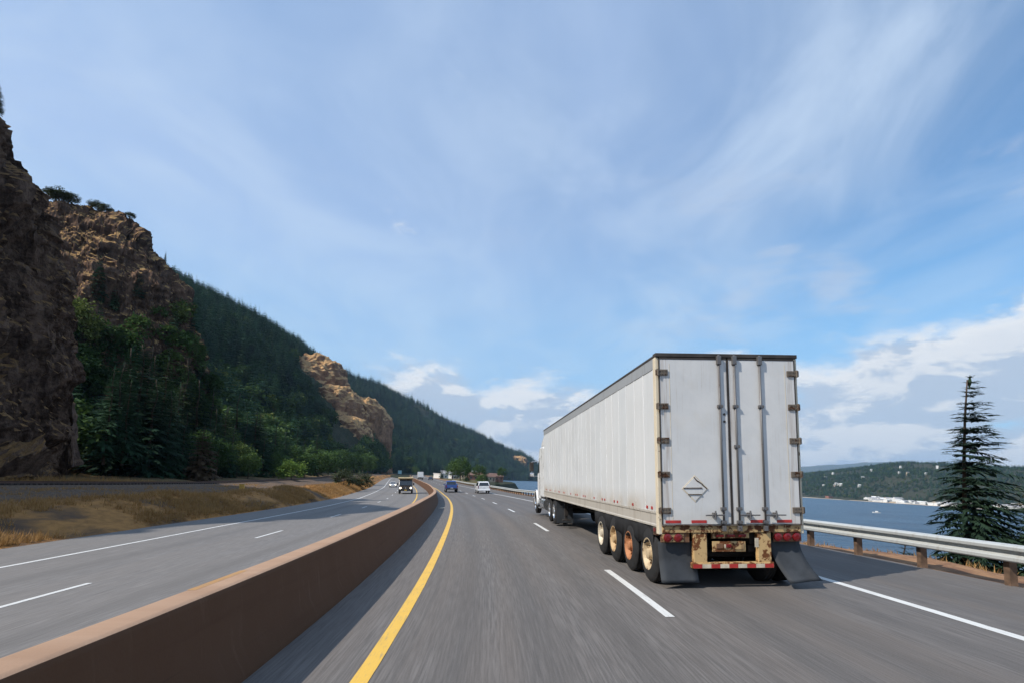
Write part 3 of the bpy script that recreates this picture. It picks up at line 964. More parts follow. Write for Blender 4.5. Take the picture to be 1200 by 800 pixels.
# instanced woods: each hillside's wood is one uncountable mass
LOW = bpy.data.collections.new('forest_prototypes')
def low_proto(name, mb, mat):
    me = mb.mesh(name); me.materials.append(mat)
    o = bpy.data.objects.new(name, me)
    LOW.objects.link(o)
names = []
for i in range(5):
    low_proto('a_low_conifer_%d' % i, conifer_crown(200 + i, 1.0, .17 + .025 * i, 19, 8, 2, bare=.03, gap=.10), M['far_conifer'])
for i in range(3):
    low_proto('b_low_broadleaf_%d' % i, broad_crown(230 + i, 1.0, .48, 26, 20, .13, .02), M['broadleaf'])

def forest_nodes():
    ng = bpy.data.node_groups.new('scatter_trees', 'GeometryNodeTree')
    ng.interface.new_socket('Geometry', in_out='INPUT', socket_type='NodeSocketGeometry')
    ng.interface.new_socket('Geometry', in_out='OUTPUT', socket_type='NodeSocketGeometry')
    N = ng.nodes.new
    gi, go = N('NodeGroupInput'), N('NodeGroupOutput')
    ci = N('GeometryNodeCollectionInfo')
    ci.inputs['Collection'].default_value = LOW
    ci.inputs['Separate Children'].default_value = True
    ci.inputs['Reset Children'].default_value = True
    ip = N('GeometryNodeInstanceOnPoints')
    ip.inputs['Pick Instance'].default_value = True
    def attr(nm, typ):
        a = N('GeometryNodeInputNamedAttribute'); a.data_type = typ
        a.inputs['Name'].default_value = nm
        return a.outputs['Attribute']
    L = ng.links.new
    L(gi.outputs[0], ip.inputs['Points'])
    L(ci.outputs[0], ip.inputs['Instance'])
    L(attr('pick', 'INT'), ip.inputs['Instance Index'])
    L(attr('rot', 'FLOAT_VECTOR'), ip.inputs['Rotation'])
    L(attr('scl', 'FLOAT_VECTOR'), ip.inputs['Scale'])
    L(ip.outputs[0], go.inputs[0])
    return ng
FOREST = forest_nodes()

def scatter(G, count, seed, vmax=None, mask=None, vpow=1.0):
    """random points on a grid surface, weighted by area"""
    r = np.random.default_rng(seed)
    g = G[:, :vmax] if vmax else G
    a, b, c, d = g[:-1, :-1], g[1:, :-1], g[1:, 1:], g[:-1, 1:]
    ar = np.linalg.norm(np.cross(c - a, d - b), axis=-1) * .5
    w = ar.copy()
    if mask is not None:
        w = w * mask((a + c) * .5)
    w = w.ravel() / w.sum()
    k = r.choice(len(w), count, p=w)
    i, j = np.divmod(k, g.shape[1] - 1)
    s, t = r.random(count)[:, None], r.random(count)[:, None]
    return (a[i, j] * (1 - s) * (1 - t) + b[i, j] * s * (1 - t) + c[i, j] * s * t + d[i, j] * (1 - s) * t)

def forest(name, label, P, hts, broad, seed):
    r = np.random.default_rng(seed)
    n = len(P)
    me = bpy.data.meshes.new(name)
    me.from_pydata(P.tolist(), [], [])
    isb = r.random(n) < (broad(P) if callable(broad) else broad)
    pick = np.where(isb, 5 + r.integers(0, 3, n), r.integers(0, 5, n)).astype(np.int32)
    h = hts[0] + (hts[1] - hts[0]) * r.random(n) ** 1.3
    sz = np.where(isb, h * .55, h)
    wx = sz * r.uniform(.8, 1.3, n)
    scl = np.stack([wx, wx, sz], 1)
    rot = np.stack([r.normal(0, .03, n), r.normal(0, .03, n), r.random(n) * 6.28], 1)
    me.attributes.new('pick', 'INT', 'POINT').data.foreach_set('value', pick)
    me.attributes.new('scl', 'FLOAT_VECTOR', 'POINT').data.foreach_set('vector', scl.astype(np.float32).ravel())
    me.attributes.new('rot', 'FLOAT_VECTOR', 'POINT').data.foreach_set('vector', rot.astype(np.float32).ravel())
    o = link(name, me, None)
    md = o.modifiers.new('scatter', 'NODES')
    md.node_group = FOREST
    return tag(o, label, 'forest', kind='stuff')

def keep_off_lobes(P):
    """bare rock: nothing grows where the outcrop stands"""
    Pl = P @ np.array(TILT.to_3x3())            # world -> road frame (inverse rotation)
    c, s = math.cos(PITCH), math.sin(PITCH)
    x, y, z = Pl[..., 0], Pl[..., 1], Pl[..., 2] - EYE
    yy, zz = y * c + z * s, -y * s + z * c
    px, py = CX + F * x / yy, CY - F * zz / yy
    w = np.ones(P.shape[:-1])
    for q, (lx, ly, D, wx, hy, dep) in enumerate(LOBES):
        if q < 2:
            wx, hy = wx * 1.4, hy * 1.3
        w = np.where((((px - lx) / (wx * .8)) ** 2 + ((py - ly + 4) / (hy * .8)) ** 2 < 1) & (y < D + 50) & (y > D - 120), 0.0, w)
    return w

def clumpy(sc, lo, hi, seed, extra=None):
    def f(P):
        w = np.clip((fbm(P, sc, 4, seed=seed) - lo) / (hi - lo), 0.03, 1)
        return w * extra(P) if extra else w
    return f

forest('hillside_forest', 'dense conifer forest covering the hillside behind the bluff', scatter(GC, 9500, 1, 124, clumpy(.012, -.6, -.2, 4, keep_off_lobes)), (13, 25), lambda P: np.clip(.62 - P[:, 2] / 110, .03, .5), 2)
forest('ridge_forest', 'far dense conifer forest on the long ridge above the river', scatter(GD, 17000, 3, 114, clumpy(.006, -.6, -.25, 9)), (18, 36), .03, 4)
forest('far_shore_forest', 'distant woods on the low bluff across the river', scatter(GS, 16000, 5, 73, lambda P: np.clip((P[..., 2] + 4) / 6, .02, 1) * clumpy(.01, -.4, .0, 14)(P)), (8, 17), .2, 6)
def bluff_mask(P):
    z = P[..., 2]
    return np.where(z < 15, 1.0, np.where(z < 24, .30, np.where(z < 40, .10, 0.0))) * clumpy(.05, -.3, .3, 21)(P)
forest('bluff_scrub', 'shrubs and small trees clinging to the rocky bluff', scatter(GB, 600, 7, 140, bluff_mask), (4, 12), .6, 8)

def ground_z(P):
    return P

# ------------------------------------------------------------------ semi trailer
def mat_trailer_side():
    m, g = new_mat('trailer_side_paint')
    tc = g.n('ShaderNodeTexCoord').outputs['Object']
    x, y, z = g.sep(tc)
    st = g.noise(g.comb(0.0, g.m('MULTIPLY', y, 7.0), g.m('MULTIPLY', z, 0.35)), 1.0, 6.0, 0.62)
    bl = g.noise(tc, 0.8, 6.0, 0.6)
    fine = g.noise(tc, 14.0, 4.0, 0.6)
    oi = g.n('ShaderNodeObjectInfo').outputs['Random']
    c = g.mix(oi, (0.62, 0.65, 0.675), (0.67, 0.69, 0.705))
    c = g.mix(g.rng(st, 0.46, 0.78, 0, 0.35), c, (0.52, 0.54, 0.55))
    c = g.mix(g.m('MULTIPLY', g.rng(z, 1.75, 1.34), g.rng(bl, 0.3, 0.65, 0.1, 0.7)), c, (0.42, 0.36, 0.28))
    c = g.mix(g.m('MULTIPLY', g.rng(fine, 0.70, 0.78), 0.5), c, (0.33, 0.27, 0.2))
    principled(g, c, g.rng(bl, 0.3, 0.7, 0.34, 0.52), 0.0, 0.45, g.m('ADD', bl, g.m('MULTIPLY', fine, .05)), 0.12, 0.05)
    return m
def mat_door():
    m, g = new_mat('trailer_door_paint')
    tc = g.n('ShaderNodeTexCoord').outputs['Object']
    x, y, z = g.sep(tc)
    st = g.noise(g.comb(g.m('MULTIPLY', x, 26.0), 0.0, g.m('MULTIPLY', z, 0.9)), 1.0, 6.0, 0.62)
    bl = g.noise(tc, 1.3, 7.0, 0.62)
    sp = g.noise(tc, 9.0, 8.0, 0.72)
    diag = g.noise(g.comb(g.m('ADD', g.m('MULTIPLY', x, 3.0), g.m('MULTIPLY', z, 3.0)), g.m('MULTIPLY', z, 0.5), 4.0), 1.0, 5.0, 0.6)
    c = g.mix(g.rng(bl, 0.3, 0.7), (0.69, 0.685, 0.67), (0.61, 0.613, 0.607))
    c = g.mix(g.rng(diag, 0.45, 0.72, 0, 0.30), c, (0.55, 0.56, 0.565))
    c = g.mix(g.m('MULTIPLY', g.rng(st, 0.5, 0.75), g.rng(bl, 0.42, 0.66, 0, 0.5)), c, (0.40, 0.33, 0.25))
    c = g.mix(g.rng(z, 1.45, 1.15, 0, 0.35), c, (0.55, 0.52, 0.46))
    ax = g.m('ABSOLUTE', x)
    band = g.m('ADD', g.rng(g.m('ABSOLUTE', g.m('SUBTRACT', ax, 1.15)), 0.02, 0.11, 1.0, 0.0), g.rng(ax, 0.02, 0.12, 1.0, 0.0))
    c = g.mix(g.m('MULTIPLY', g.m('MULTIPLY', band, g.rng(st, 0.38, 0.68)), 0.55), c, (0.27, 0.185, 0.12))
    c = g.mix(g.rng(sp, 0.71, 0.78, 0, 0.7), c, (0.16, 0.10, 0.06))
    c = g.mix(g.rng(g.noise(g.vm('ADD', tc, (5, 5, 5)), 2.2, 5.0), 0.5, 0.7, 0, 0.25), c, (0.60, 0.56, 0.50))
    principled(g, c, 0.5, 0, 0.4, bl, 0.08, 0.03)
    return m
M['t_side'] = mat_trailer_side()
M['door'] = mat_door()
M['rail_alu'] = mat_dirty_paint('dirty_aluminium_rail', (0.50, 0.47, 0.42), (0.22, 0.17, 0.12), 0.75, (0.20, 0.11, 0.06), -0.06, 0.5, metal=0.1)
M['top_band'] = mat_dirty_paint('grey_top_band', (0.33, 0.35, 0.37), (0.18, 0.18, 0.18), 0.5, rough=0.45)
M['black'] = mat_plain('black_rubber', (0.022, 0.023, 0.026), 0.8, var=0.3, scale=5, bump=0.15)
M['tyre'] = mat_plain('tyre_rubber', (0.020, 0.020, 0.021), 0.85, var=0.35, scale=9, bump=0.2)
M['flap'] = mat_plain('mud_flap_rubber', (0.038, 0.043, 0.050), 0.75, var=0.3, scale=3, bump=0.1)
M['under'] = mat_plain('dirty_chassis', (0.030, 0.026, 0.024), 0.9, var=0.4)
M['cream'] = mat_dirty_paint('rusted_cream_paint', (0.58, 0.39, 0.18), (0.24, 0.13, 0.06), 0.9, (0.24, 0.085, 0.028), 0.105, 0.6)
M['post_cream'] = mat_dirty_paint('cream_corner_post', (0.68, 0.60, 0.46), (0.34, 0.24, 0.15), 0.7, (0.22, 0.11, 0.05), -0.02, 0.6)
M['sill'] = mat_dirty_paint('rusted_sill', (0.50, 0.34, 0.16), (0.17, 0.09, 0.05), 0.9, (0.17, 0.065, 0.026), 0.125, 0.7)
M['rust'] = mat_dirty_paint('brown_rust', (0.20, 0.10, 0.055), (0.07, 0.045, 0.03), 0.8, (0.30, 0.12, 0.04), 0.02, 0.85)
M['dark_trim'] = mat_plain('dark_seal', (0.045, 0.038, 0.034), 0.7, var=0.4)
M['hinge'] = mat_dirty_paint('worn_hinge', (0.17, 0.14, 0.11), (0.05, 0.036, 0.03), 0.8, (0.12, 0.055, 0.028), 0.09, 0.55, metal=0.3)
M['rod'] = mat_dirty_paint('worn_lock_rod', (0.17, 0.165, 0.165), (0.08, 0.055, 0.045), 0.7, (0.12, 0.06, 0.035), -0.02, 0.5, metal=0.5)
M['red_tape'] = mat_plain('red_reflective_tape', (0.42, 0.035, 0.032), 0.35, var=0.2, scale=8)
M['white_tape'] = mat_plain('white_reflective_tape', (0.60, 0.52, 0.40), 0.35, var=0.2, scale=8)
M['red_lens'] = mat_plain('red_lens', (0.17, 0.006, 0.008), 0.15, var=0.2, scale=20, spec=0.6)
M['rim_cream'] = mat_dirty_paint('cream_rim', (0.56, 0.44, 0.28), (0.16, 0.10, 0.06), 0.9, (0.2, 0.1, 0.05), .02, 0.5, streak=False)
M['rim_white'] = mat_dirty_paint('white_rim', (0.62, 0.55, 0.43), (0.20, 0.15, 0.10), 0.9, rough=0.45, streak=False)
M['rim_rust'] = mat_dirty_paint('rusty_rim', (0.46, 0.20, 0.09), (0.17, 0.08, 0.04), 0.8, (0.3, 0.11, 0.04), .05, 0.7, streak=False)
M['rim_tan'] = mat_dirty_paint('tan_rim', (0.52, 0.36, 0.19), (0.18, 0.10, 0.06), 0.9, (0.25, 0.11, 0.05), 0.04, 0.6, streak=False)
M['chrome'] = mat_plain('polished_aluminium', (0.80, 0.81, 0.82), 0.18, 0.9, var=0.06)
M['white_paint'] = mat_plain('white_truck_paint', (0.72, 0.735, 0.74), 0.3, var=0.06, scale=2)
M['glass'] = mat_plain('tinted_glass', (0.018, 0.024, 0.030), 0.06, var=0.2, spec=0.8)

def tyre_mb(r, w, x0, sgn):
    """tyre with rounded shoulders; outer face at x0, width goes inwards"""
    p = [(0.0, r * .56), (.004, r * .60), (-.004 + .012, r * .80), (.03, r * .93), (.055, r * .985), (.06, r), (w * .33, r), (w * .33 + .006, r - .012), (w * .33 + .02, r - .012), (w * .33 + .026, r),
         (w * .66 - .026, r), (w * .66 - .02, r - .012), (w * .66 - .006, r - .012), (w * .66, r), (w - .06, r), (w - .055, r * .985), (w - .03, r * .93), (w - .008, r * .80), (w - .004, r * .60), (w, r * .56)]
    return MB().lathe_x([(x0 + sgn * a, b) for a, b in p], 32)

def rim_mb(r, x0, sgn, deep=0.13, bolts=10):
    ri = r * .57
    p = [(.012, ri + .012), (-.002, ri), (.006, ri - .02), (.03, ri - .035), (deep * .8, ri - .07), (deep, ri - .10), (deep, r * .30), (deep - .03, r * .27), (deep - .035, r * .20), (deep - .10, r * .18), (deep - .11, r * .12), (deep - .11, 0.001)]
    mb = MB().lathe_x([(x0 + sgn * a, b) for a, b in p], 28)
    for i in range(bolts):
        a = 2 * math.pi * i / bolts
        c = Vector((x0 + sgn * deep, math.cos(a) * r * .36, math.sin(a) * r * .36))
        mb.tube(c, c - Vector((sgn * .035, 0, 0)), .018, .016, 6)
    return mb

def wheel(parent, x_out, y, r, w, sgn, rim_mat, dual=False, name='wheel', deep=0.13):
    """sgn=+1: outer face on the left (-x side), tyre extends to +x"""
    mb = tyre_mb(r, w, 0.0, sgn)
    if dual:
        mb2 = tyre_mb(r, w, sgn * (w + .06), sgn)
        n = len(mb.v); mb.v += mb2.v; mb.f += [tuple(i + n for i in q) for q in mb2.f]
    t = mb.build(name, M['tyre'], parent, smooth=True)
    t.location = (x_out, y, r)
    rim_mb(r, 0.0, sgn, deep).build('rim', rim_mat, t, smooth=False)
    return t

TR_MW = TILT @ Matrix.Translation((3.852, 9.83, 0)) @ Matrix.Rotation(math.radians(3.85), 4, 'Z')
def build_trailer():
    R = empty('semi_trailer', TR_MW, 'tall white box semi trailer with rusty rear doors and four axles', 'trailer')
    W, Ht, L = 1.297, 4.11, 16.1
    zb0, zb1, zt = 1.05, 1.31, 3.86                       # bottom rail, side panel bottom, top band
    # left side: individual riveted panels, each a few mm proud of its neighbour's lap joint
    n = 26
    y0, y1 = 0.16, L - 0.12
    pw = (y1 - y0) / n
    rnd = random.Random(4)
    for sx in (-1, 1):
        for i in range(n):
            a, b = y0 + i * pw, y0 + (i + 1) * pw
            lap = .006
            mb = MB()
            o1, o2 = W - .006 + rnd.uniform(-.002, .002), W - .006 + rnd.uniform(-.002, .002)
            # lapped seam bead at the start of each panel
            prof = [(a + .001, W - .05), (a + .001, o1), (a + .012, o1 + lap), (a + .045, o1 + lap), (a + .06, o1), (b - .04, o2), (b - .001, o2 - .002), (b - .001, W - .05)]
            mb.prism([(x * sx, y) for y, x in prof], zb1 + .002, zt - .002, 'z')
            mb.build('side_panel', M['t_side'], R, fixn=True)
    # rails
    for sx in (-1, 1):
        mb = MB()
        mb.prism([(sx * (W - .06), zb0), (sx * (W + .004), zb0), (sx * (W + .004), zb0 + .03), (sx * (W - .008), zb0 + .05), (sx * (W - .008), zb1 - .05), (sx * (W + .006), zb1 - .03), (sx * (W + .006), zb1), (sx * (W - .06), zb1)], 0.14, L, 'y')
        mb.build('bottom_rail', M['rail_alu'], R, fixn=True)
        mb = MB().prism([(sx * (W - .06), zt), (sx * (W + .002), zt), (sx * (W + .002), Ht - .055), (sx * (W - .06), Ht - .055)], 0.14, L, 'y')
        mb.build('top_band', M['top_band'], R, fixn=True)
        mb = MB().prism([(sx * (W - .10), Ht - .053), (sx * (W + .008), Ht - .053), (sx * (W + .008), Ht - .012), (sx * (W - .02), Ht), (sx * (W - .10), Ht)], 0.02, L + .02, 'y')
        mb.build('top_rail', M['dark_trim'], R, fixn=True)
        mb = MB().box(sx * W - .055 if sx > 0 else -W - .012, W + .012 if sx > 0 else -W + .055, 0.0, .135, 0.93, Ht - .06)
        mb.build('corner_post', M['post_cream'], R, bevel=.012)
    MB().box(-W + .1, W - .1, .02, L + .01, Ht - .03, Ht - .008).build('roof', M['top_band'], R)
    MB().box(-W + .01, W - .01, L - .1, L + .02, zb0, Ht - .055).build('front_wall', M['t_side'], R, bevel=.02)
    MB().box(-W + .07, W - .07, .1, L - .1, 1.07, 1.20).build('floor', M['under'], R)
    # red/white conspicuity marks on the left and right rails
    for sx in (-1, 1):
        y = .35
        k = 0
        while y < L - 1:
            for q in ((0, .28) if k % 3 != 1 else (0,)):
                mb = MB().box(sx * (W + .0) - .004, sx * (W + .0) + .004, y + q, y + q + .085, zb1 + .035, zb1 + .085)
                mb.build('side_reflector', M['red_tape'], R)
            y += 1.22; k += 1
    # rear header, sill, doors
    MB().box(-W - .012, W + .012, -.03, .13, Ht - .058, Ht + .012).build('rear_header', M['dark_trim'], R, bevel=.01)
    MB().box(-W + .05, W - .05, -.015, .12, 0.955, 1.075).build('rear_sill', M['sill'], R, bevel=.01)
    MB().box(-W + .04, W - .04, -.045, .04, 1.078, 1.098).build('sill_lip', M['hinge'], R)
    dz0, dz1 = 1.10, Ht - .10
    seam = 0.0
    hz = [1.34, 1.965, 2.56, 3.165, 3.77]
    for sx in (-1, 1):
        xa, xb = (-W + .06, seam - .018) if sx < 0 else (seam + .018, W - .06)
        d = MB().box(xa, xb, -.028, .05, dz0, dz1).build('door', M['door'], R, bevel=.008)
        # rubber seal round the door
        mb = MB()
        mb.box(xa - .014, xa - .001, -.034, .045, dz0, dz1).box(xb + .001, xb + .014, -.034, .045, dz0, dz1).box(xa, xb, -.034, .045, dz1 + .001, dz1 + .03)
        mb.build('door_seal', M['dark_trim'], d)
        # a pressed stiffener line near the hinge side
        xe = sx * (W - .235)
        MB().box(xe - .004, xe + .004, -.031, -.027, dz0 + .05, dz1 - .08).build('door_crease', M['post_cream'], d)
        for z in hz:
            mb = MB()
            xi, xo = sx * (W - .20), sx * (W + .018)
            a, b = min(xi, xo), max(xi, xo)
            mb.box(a, b, -.052, -.026, z - .052, z + .052)
            mb.tube((sx * (W - .022), -.052, z - .062), (sx * (W - .022), -.052, z + .062), .022, None, 10)
            for bx in (.06, .10, .155):
                for bz in (-.028, .028):
                    mb.tube((sx * (W - bx), -.052, z + bz), (sx * (W - bx), -.062, z + bz), .011, None, 6)
            mb.build('hinge', M['hinge'], d, bevel=.004)
            # dirt-holding backing strip below the hinge
        rods = [(-.165, 'l')] if sx < 0 else [(.118, 'r'), (.585, 'r')]
        for rx, side in rods:
            mb = MB().tube((rx, -.056, 1.0), (rx, -.056, Ht - .02), .018, None, 12)
            rod = mb.build('lock_rod', M['rod'], d, smooth=True)
            MB().box(rx - .038, rx + .038, -.085, -.02, Ht - .19, Ht - .035).build('rod_keeper', M['rod'], d, bevel=.006)
            for z in (3.17, 1.37, 1.14) + ((2.46,) if 0 < rx < .3 else ()):
                kb = MB().box(rx - .045, rx + .045, -.080, -.025, z - .028, z + .028)
                for bx in (-.036, .036):
                    kb.tube((rx + bx, -.079, z), (rx + bx, -.090, z), .012, None, 6)
                kb.build('rod_bracket', M['rod'], d, bevel=.005)
            MB().box(rx - .034, rx + .034, -.082, .0, .985, 1.075).build('rod_keeper', M['rod'], d, bevel=.006)
            s = -1 if side == 'l' else 1
            hb = MB().tube((rx, -.10, 1.265), (rx + s * .345, -.112, 1.262), .014, .012, 8)
            hb.box(rx + s * .17 - .028, rx + s * .17 + .028, -.105, -.026, 1.225, 1.305)
            hb.tube((rx + s * .17, -.11, 1.19), (rx + s * .17, -.11, 1.34), .015, None, 8)
            hb.build('door_handle', M['rod'], d, bevel=.004)
        for xr in ((-1.06, -.60) if sx < 0 else (.46, .94)):
            MB().box(xr - .135, xr + .135, -.034, -.027, 1.125, 1.175).build('red_reflector', M['red_tape'], d)
        if sx < 0:
            # diamond placard holder: frame and flipped plates
            c = Vector((-.655, 0, 1.72))
            def dm(r, y0_, y1_, name, mat, cut=None):
                mb = MB().prism([(c.x - r, c.z), (c.x, c.z - r), (c.x + r, c.z), (c.x, c.z + r)], y0_, y1_, 'y')
                return mb.build(name, mat, d, fixn=True)
            dm(.235, -.034, -.026, 'placard_holder', M['post_cream'])
            dm(.212, -.040, -.033, 'placard_plate', M['door'])
            mb = MB()
            for (x1, z1, x2, z2) in ((-.21, .01, .12, .012), (-.13, -.10, .11, -.10), (-.02, .20, .03, .14), (.03, .14, .14, .075), (.12, .075, .21, .0)):
                mb.tube((c.x + x1, -.043, c.z + z1), (c.x + x2, -.043, c.z + z2), .010, None, 6)
            mb.build('placard_clip', M['hinge'], d)
    MB().box(-.016, .016, -.02, .04, dz0, dz1).build('centre_seal', M['rust'], R)
    for x, z in ((-.085, 3.03), (-.085, 2.90)):
        MB().tube((x, -.027, z), (x, -.036, z), .022, None, 10).build('door_bolt', M['dark_trim'], R)
    # light panels
    for sx in (-1, 1):
        a, b = (-W + .03, -.76) if sx < 0 else (.76, W - .03)
        p = MB().box(a, b, .02, .06, .79, .953).build('light_panel', M['rust'], R, bevel=.006)
        xs = (-1.155, -.965) if sx < 0 else (.83, 1.0, 1.17)
        if sx < 0:
            MB().box(-1.255, -.865, .006, .021, .80, .94).build('light_plate', M['sill'], p, bevel=.004)
        for x in xs:
            mb = MB()
            mb.tube((x, .02, .872), (x, -.012, .872), .074, .070, 18)
            mb.tube((x, -.012, .872), (x, -.022, .872), .070, .035, 18)
            mb.build('tail_light', M['red_lens'], p, smooth=False)
    # centre marker lamps and number-plate panel
    p = MB().box(-.36, .32, .03, .07, .855, .953).build('marker_panel', M['sill'], R, bevel=.005)
    for x in (-.21, -.015, .19):
        MB().box(x - .07, x + .07, .01, .031, .878, .925).build('marker_lamp', M['red_lens'], p, bevel=.012)
    p = MB().box(-.34, .26, .05, .09, .62, .80).build('plate_panel', M['cream'], R, bevel=.006)
    MB().box(-.27, -.15, .035, .051, .675, .765).build('lamp', M['rust'], p, bevel=.02)
    MB().box(-.10, .0, .03, .051, .69, .75).build('plate_lamp', M['red_lens'], p, bevel=.01)
    MB().box(-.13, -.105, .03, .051, .69, .75).build('white_lamp', M['white_tape'], p)
    MB().box(.03, .22, .034, .051, .66, .775).build('plate_bracket', M['sill'], p, bevel=.005)
    # underride guard
    for sx in (-1, 1):
        a = sx * .70
        MB().box(min(a, a - sx * .245), max(a, a - sx * .245), .0, .10, .44, .952).build('guard_post', M['cream'], R, bevel=.012)
    g = MB().box(-.73, .73, -.015, .10, .345, .445).build('guard_bar', M['cream'], R, bevel=.008)
    for i in range(9):
        a = -.72 + i * .16
        MB().box(a, a + .158, -.021, -.0155, .352, .418).build('guard_stripe', M['red_tape' if i % 2 == 0 else 'white_tape'], g)
    MB().box(.40, .47, -.004, .0, .70, .86).build('guard_sticker', M['white_tape'], R)
    # mud flaps: the left hangs straight, the right is blown outwards
    def flap(x0, x1, sw, name):
        nv, nu = 12, 6
        mb = MB()
        for side in (0, 1):
            for j in range(nv + 1):
                q = j / nv
                for i in range(nu + 1):
                    x = x0 + (x1 - x0) * i / nu + sw[0] * q ** 1.6
                    y = .13 - sw[1] * q ** 1.8 + .012 * math.sin(i * 1.3 + q * 3) * q - side * .014
                    z = .80 - .70 * q + sw[2] * q ** 2 * (i / nu)
                    mb.v.append((x, y, z))
        k = (nu + 1) * (nv + 1)
        for j in range(nv):
            for i in range(nu):
                a = j * (nu + 1) + i
                mb.f.append((a, a + 1, a + nu + 2, a + nu + 1))
                mb.f.append((k + a, k + a + nu + 1, k + a + nu + 2, k + a + 1))
        for j in range(nv):
            for i in (0, nu):
                a = j * (nu + 1) + i
                mb.f.append((a, a + nu + 1, k + a + nu + 1, k + a))
        for i in range(nu):
            a = nv * (nu + 1) + i
            mb.f.append((a, a + 1, k + a + 1, k + a))
        return mb.build(name, M['flap'], R, smooth=True, fixn=True)
    flap(-1.29, -.63, (.02, .10, 0), 'mud_flap')
    flap(.72, 1.28, (.20, .30, .05), 'mud_flap')
    # axles, wheels, slider frame
    rims = [M['rim_cream'], M['rim_rust'], M['rim_tan'], M['rim_white']]
    for i, y in enumerate((.70, 1.97, 3.24, 4.51)):
        wheel(R, -W - .005, y, .51, .27, 1, rims[i], dual=True, deep=.10)
        wheel(R, W + .005, y, .51, .27, -1, rims[i], dual=True, deep=.10)
        MB().tube((-.95, y, .51), (.95, y, .51), .07, None, 10).box(-.5, -.38, y - .5, y + .5, .6, .72).box(.38, .5, y - .5, y + .5, .6, .72).build('axle', M['under'], R)
    mb = MB()
    for x in (-.45, .45):
        mb.box(x - .07, x + .07, .15, 14.5, .74, 1.05)
    for k in range(36):
        y = .5 + k * .43
        mb.box(-W + .08, W - .08, y - .02, y + .02, .98, 1.068)
    mb.build('chassis_frame', M['under'], R)
    # flexible black splash skirt over the left wheels, lower edge wavy
    for sx in (-1, 1):
        mb = MB()
        ys = frange(.35, 5.3, .07)
        for side in (0, 1):
            for y in ys:
                wv = .028 * math.sin(y * 5.1) + .02 * math.sin(y * 11.3 + 1)
                drop = .74 + wv + .10 * (1 - abs(math.sin(math.pi * (y - .07) / 1.27))) * -1
                x = sx * (W - .012 - side * .012 + .015 * math.sin(y * 7.0))
                mb.v += [(x, y, 1.056), (x + sx * .014 * math.sin(y * 9), y, drop)]
        k = len(ys) * 2
        for i in range(len(ys) - 1):
            a = 2 * i
            mb.f += [(a, a + 1, a + 3, a + 2), (k + a, k + a + 2, k + a + 3, k + a + 1), (a + 1, k + a + 1, k + a + 3, a + 3)]
        mb.build('splash_skirt', M['black'], R, smooth=True, fixn=True)
    MB().box(-W - .002, -W + .05, .16, .34, .90, 1.045).build('side_marker_bracket', M['hinge'], R)
    MB().box(-W - .012, -W - .002, .20, .30, .96, 1.02).build('side_marker_lamp', M['red_lens'], R, bevel=.004)
    # landing gear
    for sx in (-1, 1):
        mb = MB().box(sx * .95 - .07, sx * .95 + .07, 11.9, 12.06, .42, 1.05).box(sx * .95 - .05, sx * .95 + .05, 11.93, 12.03, .28, .5).box(sx * .95 - .15, sx * .95 + .15, 11.83, 12.13, .25, .29)
        mb.build('landing_leg', M['under'], R, bevel=.01)
    MB().tube((-.95, 11.98, .75), (.95, 11.98, .75), .03, None, 8).tube((-1.2, 11.98, .78), (-.95, 11.98, .78), .015, None, 6).build('landing_brace', M['under'], R)
    return R
build_trailer()

